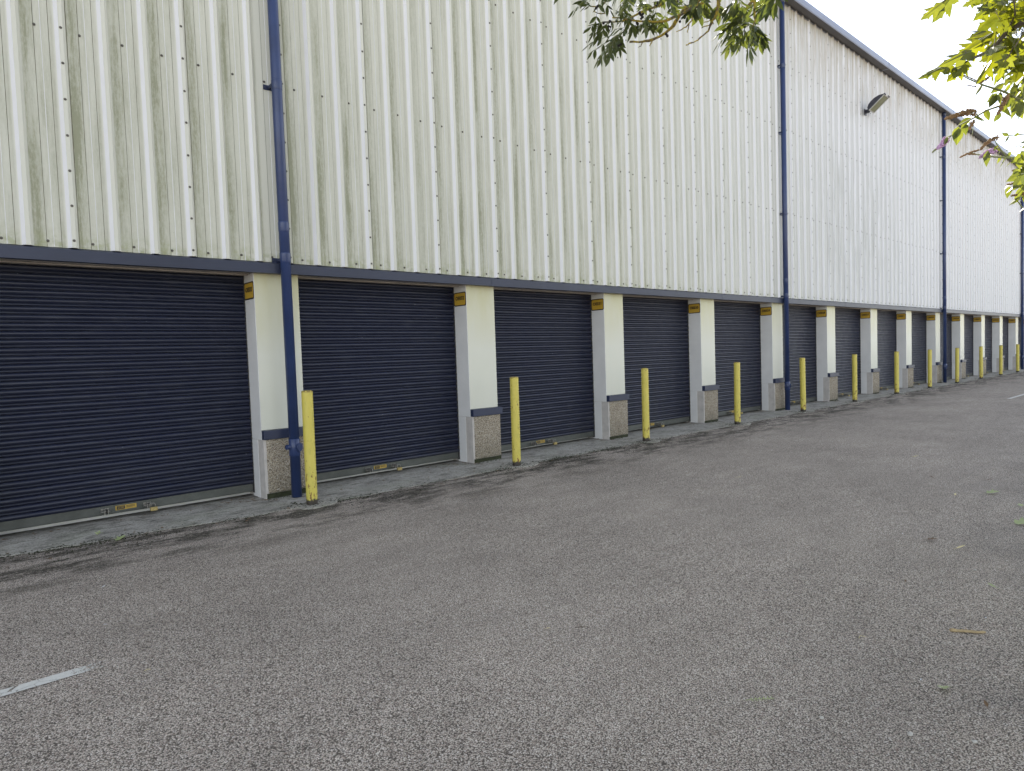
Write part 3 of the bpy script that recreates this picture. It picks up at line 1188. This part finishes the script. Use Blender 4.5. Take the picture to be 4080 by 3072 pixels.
def compound(lf, st, base, tip, rs, pairs=4, L=.072):
    """pinnate ash leaf from base to tip, leaflets in pairs plus one at the end"""
    ax = tip - base
    sag = Vector((0, 0, -.10 * ax.length))
    P = [base + ax * t + sag * (t * t) for t in (0, .25, .5, .75, 1)]
    st.tube(P, [.0013, .0012, .001, .0009, .0007], 4, cap=False)
    d, s, n = frame(ax)
    if abs(d.z) > .8:                                   # hanging leaf: blades face the side
        view = Vector((rs.uniform(-1, 1), rs.uniform(-1, 1), 0))
        s = d.cross(view).normalized(); n = s.cross(d).normalized()
    for k in range(pairs):
        t = .12 + .74 * k / max(pairs - 1, 1)
        c = base + ax * t + sag * (t * t)
        for sg in (1, -1):
            dd = d * rs.uniform(.55, .85) + s * sg * rs.uniform(.75, 1.0) + Vector((0, 0, -rs.uniform(.15, .55))) + rv3(rs, .08)
            leaf(lf, c, dd, n + rv3(rs, .25), L * rs.uniform(.8, 1.12) * (.85 if k == 0 else 1), LANCE, 1.0, .3, .2)
    leaf(lf, tip + sag, d + Vector((0, 0, -.3)) + rv3(rs, .08), n + rv3(rs, .2), L * rs.uniform(.95, 1.2), LANCE, 1.05, .3, .2)


# ---- ash tree (trunk stands at the planted side of the yard, right of and behind the camera)
ash = empty('ash_tree', (4.6, -9.2, zg(4.6)))
tag(ash, 'ash branches with small pointed leaflets hanging in front of the pale wall', 'tree')
AO = Vector(ash.location)
rs = random.Random(21)
D = 3.3


def A(x, y, d=D):
    return at(x, y, d)


wood = MB(); wood.tube([AO - AO, Vector((.05, .05, 1.5)), Vector((-.05, .1, 3.0)), Vector((-.2, .2, 4.6)), Vector((-.1, .1, 6.5)), Vector((0, 0, 8.2))], [.17, .14, .12, .09, .06, .02], 12)
wood.build('trunk', 'bark', ash)
limbs = MB(); lf = MB(); twg = MB(); ber = MB()


def limb(pts, r0, r1, mb=limbs, n=8):
    k = len(pts)
    # wander and knuckles
    P = []; Rr = []
    for i in range(k):
        P.append(pts[i]); Rr.append(r0 + (r1 - r0) * i / (k - 1))
    Q = []; RR = []
    for i in range(k - 1):
        for t in (0, .33, .66):
            p = P[i].lerp(P[i + 1], t) + rv3(rs, .0015)
            Q.append(p)
            r = Rr[i] + (Rr[i + 1] - Rr[i]) * t
            RR.append(r * .78 * rs.uniform(.85, 1.3))
    Q.append(P[-1]); RR.append(r1)
    mb.tube([q - AO for q in Q], RR, n)


TOP = AO + Vector((-.05, .1, 3.4))
hub = A(2990, -330, 3.35)
limb([TOP, TOP.lerp(hub, .5) + Vector((0, 0, .25)), hub], .06, .028)
hub2 = A(2880, -120, 3.3)
hub3 = A(2660, -90, 3.45)
limb([hub, A(2930, -220), hub2], .026, .018)
limb([hub2, hub3.lerp(hub2, .5), hub3], .014, .010)
limb([hub2, A(2820, -30), A(2775, 7), A(2729, 34), A(2707, 59), A(2684, 102), A(2653, 131), A(2598, 160), A(2560, 166), A(2508, 167)], .014, .0048)
limb([A(2850, -70, 3.26), A(2800, 10, 3.26), A(2765, 30, 3.26), A(2708, 60, 3.28), A(2640, 84, 3.25), A(2605, 88, 3.25), A(2528, 82, 3.22), A(2440, 70, 3.2)], .010, .003)
limb([hub3, A(2640, 17, 3.4), A(2600, 30, 3.4), A(2530, 60, 3.4), A(2480, 85, 3.4), A(2400, 88, 3.4)], .010, .003)
limb([A(2530, 60, 3.4), A(2500, 105, 3.38), A(2470, 138, 3.36), A(2440, 152, 3.35)], .004, .002)
limb([hub3, A(2500, -40, 3.4), A(2420, -10, 3.4), A(2395, 30, 3.4), A(2350, 25, 3.38)], .007, .0025)
limb([A(2395, 30, 3.4), A(2410, 55, 3.4), A(2365, 45, 3.4)], .004, .002)
limb([hub2, A(2868, -20), A(2861, 20), A(2855, 61), A(2842, 77)], .012, .006)
limb([A(2842, 77), A(2835, 95), A(2822, 122), A(2800, 142), A(2781, 159), A(2755, 172), A(2733, 179)], .0052, .003)
limb([A(2842, 77), A(2835, 82), A(2805, 88)], .004, .002)
limb([A(2842, 80), A(2825, 100), A(2795, 112)], .004, .002)
limb([A(2768, 48), A(2758, 80), A(2742, 97), A(2712, 120), A(2695, 126)], .004, .002)
limb([A(2745, 94), A(2742, 110), A(2739, 130)], .003, .0018)
limb([A(2562, 166), A(2555, 180), A(2545, 190)], .003, .0015)
limb([A(2598, 161), A(2594, 175), A(2590, 184)], .003, .0015)
limb([A(2865, 50), A(2868, 70), A(2862, 84)], .0035, .002)
limb([hub, A(3020, -120), A(3000, 0), A(2975, 35), A(2958, 60), A(2940, 90)], .009, .003)
limb([A(3000, -30), A(3005, 20), A(3009, 60), A(3006, 90), A(2995, 112)], .005, .003)
limb([hub2, A(2930, -70), A(2935, -20), A(2928, 15)], .007, .003)
limb([hub, A(3080, -150), A(3075, -40), A(3060, 10)], .008, .003)
limbs.build('branch', 'lichen', ash)

# named, hand-placed compound leaves (base, tip)
CL = [((2445, 152), (2360, 195)), ((2450, 150), (2385, 225)), ((2450, 160), (2400, 215)), ((2440, 140), (2350, 165)), ((2465, 140), (2430, 215)),
      ((2470, 130), (2440, 190)), ((2400, 88), (2355, 100)), ((2400, 88), (2365, 125)), ((2420, 95), (2385, 130)), ((2440, 80), (2400, 120)),
      ((2490, 70), (2520, 105)), ((2590, 50), (2580, 105)), ((2592, 60), (2600, 95)), ((2610, 45), (2625, 90)), ((2500, 20), (2480, 70)),
      ((2540, 90), (2520, 120)), ((2350, 20), (2320, -5)), ((2350, 25), (2330, 10)), ((2350, -30), (2318, 0)),
      ((2650, 60), (2640, 95)), ((2660, 60), (2690, 20)), ((2600, 10), (2650, -5)), ((2780, 10), (2790, 50)), ((2800, 0), (2830, 30)), ((2860, 20), (2862, 40)),
      ((2770, 30), (2755, 45)), ((2460, 150), (2470, 185)), ((2450, 165), (2425, 190)), ((2500, 120), (2455, 135)), ((2500, 110), (2445, 110)),
      # right cluster
      ((2940, 90), (2880, 115)), ((2945, 95), (2870, 150)), ((2950, 95), (2905, 175)), ((2955, 100), (2895, 140)), ((2950, 100), (2930, 165)),
      ((2965, 110), (2985, 180)), ((2995, 112), (2990, 195)), ((2995, 112), (2975, 200)), ((2995, 112), (3025, 165)), ((2990, 115), (2955, 160)),
      ((2995, 105), (3030, 140)), ((2985, 95), (2940, 75)), ((2940, 85), (2900, 90)), ((2960, 60), (2985, 95)), ((2955, 65), (2925, 80)), ((3010, 100), (3050, 150)),
      ((2930, 10), (2900, 45)), ((2930, 15), (2925, 50)), ((2935, -10), (2960, 25)), ((2925, 5), (2895, 25)), ((3060, 5), (3060, 40)), ((3065, -10), (3030, 30)),
      ((3055, 5), (3075, 35)), ((3040, -20), (3000, 20)), ((2990, 100), (3020, 105)), ((2970, 110), (2945, 150))]
for (b, t) in CL:
    d = D + rs.uniform(-.12, .12)
    compound(lf, twg, A(b[0], b[1], d) - AO, A(t[0], t[1], d + rs.uniform(-.06, .06)) - AO, rs, rs.choice([3, 3, 4]), .046 if b[0] < 2700 else .058)
# leafy mass along the top left of the spray and above the frame
for _ in range(24):
    x, y = rs.uniform(2340, 2640), rs.uniform(-110, 55)
    if y > 50 - .0 * x and x < 2380: y -= 40
    d = D + rs.uniform(-.25, .25)
    b = A(x, y, d)
    t = b + Vector((rs.uniform(-.10, .06), rs.uniform(-.08, .08), rs.uniform(-.11, -.02))).normalized() * rs.uniform(.08, .14)
    compound(lf, twg, b - AO, t - AO, rs, rs.choice([3, 4]), .042)
for _ in range(150):
    x, y = rs.uniform(2300, 3150), rs.uniform(-620, -110)
    d = D + rs.uniform(-.5, .9)
    b = A(x, y, d)
    t = b + Vector((rs.uniform(-.1, .1), rs.uniform(-.1, .1), rs.uniform(-.1, .0))).normalized() * rs.uniform(.1, .18)
    compound(lf, twg, b - AO, t - AO, rs, 4, .065)
# the rest of the crown
for _ in range(420):
    th, ph = rs.uniform(0, 6.283), rs.uniform(-1, 1)
    r = rs.uniform(.5, 1) ** .4
    b = Vector((1.9 * r * math.cos(th) * math.sqrt(1 - ph * ph), -.6 + 1.6 * r * math.sin(th) * math.sqrt(1 - ph * ph), 5.6 + 2.4 * r * ph))
    if (b + AO).y > -7.6 and (b + AO).z < 5.5: continue
    t = b + Vector((rs.uniform(-1, 1), rs.uniform(-1, 1), rs.uniform(-.7, .2))).normalized() * .3
    compound(lf, twg, b, t, rs, 3, .15)
lf.build('crown', 'ashleaf', ash)
twg.build('leaf_stalk', 'stem', ash)
BP = [(2425, 105), (2421, 112), (2432, 107), (2422, 118), (2416, 104), (2465, 182), (2472, 178), (2557, 62), (2552, 58), (2560, 68), (2555, 74), (2562, 55), (2549, 50), (2538, 90), (2541, 96), (2659, 143), (2654, 136), (2620, 12), (2616, 22), (2700, 4), (2680, 30), (2683, 42), (2728, 70), (2709, 86), (2375, 33), (2381, 25), (2456, 84), (2430, 85), (2405, 92)]
for (x, y) in BP:
    ber.blob(A(x, y, D - .03) - AO, rs.uniform(.0045, .0065), 1, .1, 5, 8)
ber.build('seed_galls', 'berry', ash)

# ---- maple
mp = empty('maple_tree', (5.0, -8.1, zg(5)))
tag(mp, 'maple boughs with broad lobed sunlit leaves, at the top right corner', 'tree')
MO = Vector(mp.location)
lm = MB(); wm = MB(); rs = random.Random(5)
tr = MB(); tr.tube([(0, 0, 0), (.05, -.05, 1.6), (0, .05, 3.2), (-.2, 0, 5), (-.1, 0, 7)], [.13, .11, .09, .06, .02], 10)
tr.build('trunk', 'bark', mp)


def mleaf(b, t, tilt=0.0, d=2.6, d2=None, roll=None):
    """one leaf blade from stalk point b to tip t"""
    P = at(b[0], b[1], d); Q = at(t[0], t[1], d if d2 is None else d2)
    ax = Q - P
    nrm = Vector((rs.uniform(-.4, .4), rs.uniform(-.4, .4), 1)) if roll is None else roll
    leaf(lm, P - MO, ax, nrm, ax.length, MAPLE, rs.uniform(.55, .85), .35, .12)


V = -CF
mids = [
    ((3755, 15), (3672, 72), 2.45), ((3800, -20), (3718, 85), 2.5),
    ((3870, 205), (3740, 255), 2.5), ((3760, 262), (3655, 305), 2.5), ((3910, 170), (3815, 220), 2.55), ((3795, 260), (3765, 290), 2.5),
    ((3845, 255), (3775, 320), 2.5), ((3850, 245), (3800, 305), 2.5), ((3955, 130), (3865, 175), 2.6),
    ((3950, 245), (3885, 330), 2.5), ((3990, 262), (4010, 310), 2.5),
]
for b, t, d in mids:
    nv = (V * rs.uniform(.5, 1.0) + Vector((0, 0, 1)) * rs.uniform(.2, .6) + rv3(rs, .15))
    mleaf(b, t, d=d, d2=d - .05, roll=nv)
bigs = [((3950, 25), (3875, 85), 2.45), ((4000, 250), (3975, 330), 2.4), ((3900, -10), (3830, 25), 2.5), ((3960, -10), (3900, 30), 2.5), ((4010, 0), (3940, 40), 2.5), ((4040, 10), (4030, 70), 2.5)]
for b, t, d in bigs:
    mleaf(b, t, d=d, d2=d, roll=V + rv3(rs, .25))


def mtwig(P, r0, r1):
    wm.tube([at(*p) - MO for p in P], [r0 + (r1 - r0) * i / (len(P) - 1) for i in range(len(P))], 6)


mtwig([(4300, -60, 2.7), (4120, 60, 2.6), (4010, 130, 2.55), (3950, 200, 2.52), (3870, 235, 2.5), (3845, 248, 2.5)], .010, .002)
mtwig([(3845, 248, 2.5), (3800, 258, 2.5), (3760, 262, 2.5)], .0015, .001)
mtwig([(3870, 235, 2.5), (3845, 205, 2.5)], .0012, .001)
mtwig([(4300, -200, 2.7), (4000, -120, 2.5), (3830, -60, 2.48), (3755, 12, 2.46)], .008, .0015)
mtwig([(4010, 130, 2.55), (4045, 60, 2.5), (4040, 0, 2.5)], .003, .002)
mtwig([(4120, 60, 2.6), (4060, 160, 2.5), (4000, 250, 2.42)], .003, .0015)
wm.tube([Vector((-.05, 0, 3.0)), Vector((-.4, .2, 2.9)), at(4300, -60, 2.7) - MO], [.05, .03, .012], 8)
wm.tube([Vector((-.05, 0, 3.2)), Vector((-.5, .2, 3.3)), at(4300, -200, 2.7) - MO], [.05, .03, .010], 8)
for _ in range(150):                                   # mass towards the right edge of the frame and beyond
    x = 4090 - abs(rs.gauss(0, 95)) if rs.random() < .6 else rs.uniform(4050, 4500)
    y = rs.uniform(-100, 260)
    if x < 3860 or (x < 3900 and y < 110): continue
    d = rs.uniform(2.45, 3.1)
    L = rs.uniform(.045, .085)
    P = at(x, y, d)
    dr = Vector((rs.uniform(-1, .3), rs.uniform(-.6, .8), rs.uniform(-.9, .15))).normalized()
    leaf(lm, P - MO, dr, Vector((rs.gauss(0, .6), rs.gauss(0, .6), 1)) + V * .5, L, MAPLE, 1, .2, .15)
    if rs.random() < .5:
        wm.tube([P - MO, P - dr * .05 + Vector((0, 0, .03)) - MO, P + Vector((rs.uniform(.05, .15), rs.uniform(-.1, 0), rs.uniform(0, .06))) - MO], .0011, 4, cap=False)
for _ in range(1300):
    th, ph = rs.uniform(0, 6.283), rs.uniform(-1, 1)
    r = rs.uniform(.3, 1) ** .4
    b = Vector((1.8 * r * math.cos(th) * math.sqrt(1 - ph * ph), -.5 + 1.5 * r * math.sin(th) * math.sqrt(1 - ph * ph), 4.2 + 2.3 * r * ph))
    q = b + MO - CAM
    if q.y > .17 * q.x - .25: continue
    dr = Vector((rs.uniform(-1, 1), rs.uniform(-1, 1), rs.uniform(-.9, .1)))
    leaf(lm, b, dr, Vector((rs.gauss(0, .5), rs.gauss(0, .5), 1)), rs.uniform(.12, .2), MAPLE, 1, .2, .15)
lm.build('crown', 'mapleleaf', mp)
wm.build('branch', 'bark', mp)

# ---- buddleia
bd = empty('buddleia_bush', (4.1, -7.6, zg(4.1)))
tag(bd, 'buddleia shoots with lilac and withered brown flower spikes at the right edge', 'bush')
BO = Vector(bd.location)
lb = MB(); sb = MB(); fl = MB(); df = MB(); rs = random.Random(9)


def stem(P, r0=.003, r1=.0015):
    sb.tube([at(*p) - BO for p in P], [r0 + (r1 - r0) * i / (len(P) - 1) for i in range(len(P))], 6)


def bleaf(b, t, d=2.7, d2=None, w_=1.0, face=None):
    P = at(b[0], b[1], d); Q = at(t[0], t[1], d if d2 is None else d2)
    ax = Q - P
    nn_ = face if face is not None else (V * rs.uniform(.3, 1) + Vector((rs.uniform(-.5, .5), rs.uniform(-.5, .5), rs.uniform(.2, 1))))
    leaf(lb, P - BO, ax, nn_, ax.length, BUD, w_ * rs.uniform(1.5, 2.0), .25, .10)


def spike(P, r, mb, n=150, fr=.0028, taper=1.0):
    kind_ = mb
    mb = MB() if mb is not sb else sb
    P = [at(*p) for p in P]
    L = sum((a - b).length for a, b in zip(P, P[1:]))
    for _ in range(n):
        t = rs.random() ** .9
        s_ = t * (len(P) - 1); i = min(int(s_), len(P) - 2)
        c = P[i].lerp(P[i + 1], s_ - i)
        rr = r * (1 - t * .75 * taper)
        o = rv3(rs, 1).normalized() * rr * rs.uniform(.5, 1)
        mb.blob(c + o - BO, fr * rs.uniform(.6, 1.2), .8, .35, 3, 5)
    if kind_ is fl: mb.build('flower_spike', 'flower', bd)
    if kind_ is df: mb.build('withered_spike', 'deadflower', bd)
    sb.tube([p - BO for p in P], [.0014] * (len(P) - 1) + [.0008], 5)


# main shoots
stem([(4400, 420, 3.0), (4150, 390, 2.8), (4060, 395, 2.75), (4000, 365, 2.7), (3920, 340, 2.68), (3860, 315, 2.66), (3830, 300, 2.66)], .006, .0012)
stem([(4060, 395, 2.75), (3990, 420, 2.72), (3930, 440, 2.7), (3880, 470, 2.68), (3820, 500, 2.66), (3790, 540, 2.65), (3770, 560, 2.65)], .0035, .0014)
stem([(4400, 600, 3.0), (4150, 625, 2.8), (4070, 628, 2.75), (4010, 628, 2.72), (3960, 625, 2.7), (3890, 615, 2.7), (3860, 605, 2.7)], .005, .0012)
stem([(4012, 628, 2.72), (3990, 600, 2.71), (3972, 575, 2.7), (3960, 550, 2.7)], .0025, .0012)
stem([(4150, 625, 2.8), (4060, 580, 2.74), (4010, 600, 2.7)], .002, .0012)
stem([(4300, 520, 2.9), (4120, 530, 2.8), (4020, 540, 2.75), (3990, 525, 2.75)], .003, .001)
stem([(4400, 800, 3.0), (4150, 760, 2.8), (4080, 740, 2.75), (4050, 700, 2.75)], .004, .0012)
sb.tube([Vector((0, 0, 0)), Vector((.05, 0, 1.2)), at(4400, 600, 3.0) - BO], [.03, .022, .006], 8)
sb.tube([Vector((.05, 0, 1.2)), Vector((.1, .05, 1.9)), at(4400, 420, 3.0) - BO], [.02, .015, .006], 8)
sb.tube([Vector((.05, 0, .9)), at(4400, 800, 3.0) - BO], [.02, .005], 8)
# spikes
spike([(3885, 448, 2.68), (3850, 448, 2.67), (3800, 462, 2.66), (3765, 474, 2.65)], .013, df, 420, .0030)
spike([(4010, 385, 2.6), (3995, 420, 2.6), (3975, 455, 2.6)], .010, df, 180, .0030)
spike([(3880, 480, 2.64), (3870, 500, 2.64), (3862, 515, 2.64)], .008, df, 90, .0028)
spike([(3770, 556, 2.65), (3755, 575, 2.65), (3735, 592, 2.65)], .013, fl, 300, .0032)
spike([(3735, 590, 2.65), (3722, 600, 2.65), (3715, 607, 2.65)], .004, sb, 60, .0022)
spike([(3975, 548, 2.7), (3950, 556, 2.7), (3925, 575, 2.7), (3908, 595, 2.7)], .009, df, 200, .0028)
spike([(3965, 600, 2.7), (3935, 606, 2.7), (3905, 628, 2.7)], .012, fl, 260, .0032)
spike([(3885, 614, 2.7), (3855, 612, 2.7), (3825, 627, 2.7)], .004, df, 80, .0026)
spike([(3900, 598, 2.7), (3865, 607, 2.7)], .003, df, 50, .0026)
spike([(4075, 670, 2.75), (4035, 680, 2.75)], .006, df, 90, .0028)
spike([(4080, 722, 2.75), (4015, 735, 2.75)], .007, df, 110, .0028)
spike([(4085, 770, 2.75), (4030, 780, 2.75)], .007, df, 110, .0028)
spike([(3900, 325, 2.7), (3860, 308, 2.7), (3822, 292, 2.7)], .003, df, 60, .002)
spike([(3985, 270, 2.7), (3930, 315, 2.7), (3905, 330, 2.7)], .006, df, 120, .0028)
spike([(3890, 345, 2.7), (3855, 340, 2.7)], .002, df, 30, .002)
LB = [((3915, 330), (3878, 385)), ((3970, 370), (3940, 430)), ((3960, 365), (3915, 425)), ((3985, 365), (3990, 420)), ((4060, 395), (4035, 480)), ((4070, 395), (4065, 470)),
      ((4010, 360), (4030, 330)), ((4080, 380), (4040, 330)), ((4000, 330), (3960, 350)), ((4060, 320), (4020, 380)), ((3890, 450), (3925, 490)), ((3880, 460), (3930, 480)), ((3925, 435), (3940, 485)),
      ((3885, 445), (3860, 455)), ((3870, 470), (3815, 500)), ((3880, 490), (3878, 545)), ((3840, 490), (3850, 540)), ((3870, 480), (3830, 510)), ((3820, 505), (3800, 560)), ((3820, 510), (3812, 580)),
      ((3800, 535), (3765, 545)), ((3795, 540), (3780, 585)), ((3775, 545), (3765, 580)), ((3900, 440), (3925, 425)), ((3905, 445), (3900, 430)), ((3935, 600), (3935, 665)), ((3950, 615), (3915, 640)), ((3990, 620), (3975, 655)),
      ((4010, 625), (3985, 675)), ((4015, 625), (4030, 600)), ((4030, 628), (4040, 650)), ((3985, 600), (3965, 585)), ((3975, 580), (3955, 600)), ((3985, 600), (3975, 620)), ((4005, 600), (4030, 590)), ((4070, 625), (4045, 655)), ((4080, 625), (4060, 610)),
      ((4080, 640), (4065, 690)), ((4070, 600), (4095, 650)), ((4020, 540), (4000, 570)), ((4020, 540), (3990, 530)), ((4060, 530), (4040, 545)), ((4050, 535), (4060, 520)),
      ((4080, 700), (4030, 760)), ((4085, 720), (4005, 765)), ((4080, 740), (4055, 810)), ((4085, 690), (4050, 700)), ((4090, 660), (4045, 665)), ((4095, 560), (4060, 570)), ((4100, 570), (4070, 590))]
for b, t in LB:
    bleaf(b, t, 2.68 + rs.uniform(-.05, .08), None)
for _ in range(230):
    x, y = 4095 - abs(rs.gauss(0, 55)), rs.uniform(290, 450) if rs.random() < .7 else rs.uniform(590, 800)
    if y > 500: x = 4100 - abs(rs.gauss(0, 30))
    if rs.random() < .45: x, y = rs.uniform(4075, 4500), rs.uniform(300, 900)
    L = rs.uniform(25, 75)
    an = rs.uniform(.3, 2.6)
    bleaf((x, y), (x - L * math.cos(an) * rs.choice([-1, 1]), y + L * math.sin(an)), rs.uniform(2.65, 3.0))
for _ in range(350):
    b = Vector((rs.gauss(.3, .5), rs.gauss(-.1, .35), rs.uniform(.5, 2.6)))
    q = b + BO - CAM
    if q.y > .17 * q.x - .15: continue
    dr = Vector((rs.uniform(-1, 1), rs.uniform(-1, 1), rs.uniform(-.9, .3)))
    leaf(lb, b, dr, Vector((rs.gauss(0, .5), rs.gauss(0, .5), 1)), rs.uniform(.10, .2), BUD, 1.4, .2, .2)
lb.build('foliage', 'budleaf', bd)
sb.build('stem', 'stem', bd)

# ---------------------------------------------------------------- litter on the asphalt
rs = random.Random(77)


def litter_leaf(px, py, L, shape, mat, label, name='fallen_leaf', ang=None):
    p = ground_at(px, py)
    g = MB()
    L *= 1.15
    a = rs.uniform(0, 6.28) if ang is None else ang
    d = Vector((math.cos(a), math.sin(a), .12))
    leaf(g, Vector((0, 0, .006)), d, Vector((rs.uniform(-.25, .25), rs.uniform(-.25, .25), 1)), L, shape, 1.0, -.28, -.15)
    g.tube([Vector((0, 0, .006)), -d * L * .35 + Vector((0, 0, .006))], .0009, 4)
    o = g.build(name, mat, None, (p.x, p.y, p.z + .003))
    tag(o, label, 'leaf', 'leaves fallen on the asphalt')
    return o


litter_leaf(3935, 1968, .085, MAPLE, 'dryleaf', 'curled green lobed leaf on the asphalt, farther of two large ones at right')
litter_leaf(4050, 2090, .10, MAPLE, 'dryleaf', 'pale green broad leaf lying flat at the right edge of the asphalt')
litter_leaf(3810, 2190, .065, LANCE, 'paleleaf', 'narrow pale yellow leaf left of the large green leaves', ang=-.6)
litter_leaf(3637, 1823, .06, LANCE, 'paleleaf', 'small straw-coloured leaf far out on the asphalt', ang=-.9)
litter_leaf(2936, 1905, .055, LANCE, 'paleleaf', 'tiny yellowish leaf alone in the middle distance', ang=-.9)
litter_leaf(3805, 1977, .045, LANCE, 'paleleaf', 'small cream leaf beside the curled green leaf')
litter_leaf(3927, 1916, .06, LANCE, 'brownleaf', 'dark brown leaf behind the curled green leaf')
litter_leaf(3721, 1907, .05, LANCE, 'brownleaf', 'small dark leaf on the far right of the asphalt')
litter_leaf(3698, 2155, .055, MAPLE, 'brownleaf', 'crumpled brown leaf between two pale scraps')
litter_leaf(3969, 2347, .045, LANCE, 'dryleaf', 'small two-toned green leaf above the thick twig')
litter_leaf(3759, 2744, .045, MAPLE, 'dryleaf', 'crumpled yellow-green leaf below the thick twig')
litter_leaf(3935, 2826, .035, LANCE, 'brownleaf', 'little reddish brown leaf near the bottom right')
litter_leaf(469, 2156, .075, MAPLE, 'dryleaf', 'light green leaf by the concrete strip at the left', ang=.6)
litter_leaf(2176, 2510, .022, LANCE, 'paleleaf', 'speck of yellow leaf in the open middle of the yard')
litter_leaf(3610, 2326, .03, LANCE, 'brownleaf', 'beige scrap of leaf left of the thick twig')
litter_leaf(4070, 2020, .04, MAPLE, 'dryleaf', 'green leaf cut off by the right edge of the photo')

# twigs
a, b = ground_at(3786, 2517), ground_at(3927, 2526)
g = MB()
P = [a.lerp(b, t) - a + Vector((rs.gauss(0, .0015), rs.gauss(0, .0015), .007 + rs.uniform(0, .002))) for t in (0, .08, .2, .35, .5, .62, .8, .93, 1)]
g.tube(P, [.008, .0095, .0075, .0078, .0070, .0080, .0066, .0070, .0050], 8)
g.tube([P[4], P[4] + Vector((.012, .018, .012))], [.0025, .0012], 5)
tag(g.build('twig', 'twig', None, a), 'thick broken brown twig lying on the asphalt at the right', 'twig')
a, b = ground_at(2970, 2793), ground_at(3080, 2784)
g = MB()
P = [a.lerp(b, t) - a + Vector((0, .004 * math.sin(t * 5), .004)) for t in (0, .25, .5, .75, 1)]
g.tube(P, .0011, 5)
for t in (.2, .35, .5, .65, .8, .93):
    q = a.lerp(b, t) - a + Vector((0, 0, .004))
    for sg in (1, -1):
        leaf(g, q, (b - a).normalized() * .6 + Vector((.5, .75, .1)) * sg, Vector((0, 0, 1)), .016, LANCE, .8, -.1, 0)
tag(g.build('sprig', 'dryleaf', None, a), 'thin green sprig lying near the bottom of the yard', 'sprig')
a, b = ground_at(2290, 2503), ground_at(2345, 2500)
g = MB(); g.tube([Vector((0, 0, .003)), (b - a) * .5 + Vector((0, .01, .004)), b - a + Vector((0, 0, .003))], [.0018, .002, .001], 5)
tag(g.build('twig', 'bark', None, a), 'thin dark twig in the open middle of the yard', 'twig')
a, b, c_ = ground_at(3422, 2545), ground_at(3428, 2535), ground_at(3450, 2540)
g = MB(); g.tube([Vector((0, 0, .003)), b - a + Vector((0, 0, .004)), c_ - a + Vector((0, 0, .003))], [.0014, .0014, .001], 5)
tag(g.build('straw', 'paleleaf', None, a), 'bent pale straw left of the thick twig', 'straw')
a, b = ground_at(575, 2675), ground_at(600, 2669)
g = MB(); g.tube([Vector((0, 0, .003)), (b - a) * .5 + Vector((.004, .008, .004)), b - a + Vector((0, 0, .003))], [.0014, .0014, .001], 5)
tag(g.build('straw', 'paleleaf', None, a), 'curled pale straw at the lower left', 'straw')

# pale stones and scraps
for (px, py, r, lab) in ((3883, 2959, .010, 'rounded beige stone near the bottom right corner'), (3626, 2929, .011, 'beige stone left of the bottom right corner'),
                         (3275, 2864, .009, 'small grey stone right of the green sprig'), (3885, 2274, .010, 'pale stone at the shaded right side of the yard'),
                         (3795, 2072, .009, 'brownish stone just above the narrow yellow leaf')):
    p = ground_at(px, py)
    g = MB(); g.blob((0, 0, r * .45), r, .6, .22, 5, 9)
    tag(g.build('stone', 'stone', None, p), lab, 'stone', 'loose stones on the asphalt')
for (px, py, L, lab) in ((3927, 2462, .035, 'white feather just above the thick twig'), (3055, 2355, .025, 'small white feather in the middle right of the yard'),
                         (3597, 2130, .02, 'white scrap of down on the asphalt between leaves'), (3668, 2715, .016, 'white speck of down below the thick twig'), (3942, 1815, .035, 'white scrap of down far off at the right'),
                         (405, 2343, .032, 'white scrap of down on the left of the yard'), (428, 2488, .026, 'slim white scrap of down above the white line'), (903, 2511, .010, 'tiny white speck right of the white line'), (2143, 2462, .015, 'white speck in the open middle of the yard')):
    p = ground_at(px, py)
    g = MB()
    leaf(g, Vector((0, 0, .004)), Vector((rs.uniform(-1, 1), rs.uniform(-.5, .5), .1)), Vector((0, 0, 1)), L, LANCE, .8, -.2, -.1)
    tag(g.build('feather', 'feather', None, p), lab, 'feather', 'white feathers and down on the asphalt')

# small weeds in the joint
for (px, py, lab) in ((395, 2130, 'tiny green weed in the joint at the left, beside the pale leaf'), (2790, 1650, 'small weed tuft at the foot of a pillar')):
    p = ground_at(px, py)
    g = MB()
    for _ in range(14):
        d = Vector((rs.gauss(0, .5), rs.gauss(0, .5), 1)).normalized()
        leaf(g, Vector((rs.gauss(0, .01), rs.gauss(0, .01), 0)), d, rv3(rs), rs.uniform(.02, .05), LANCE, .5, .1, .4)
    tag(g.build('weed', 'dryleaf', None, p), lab, 'weed')
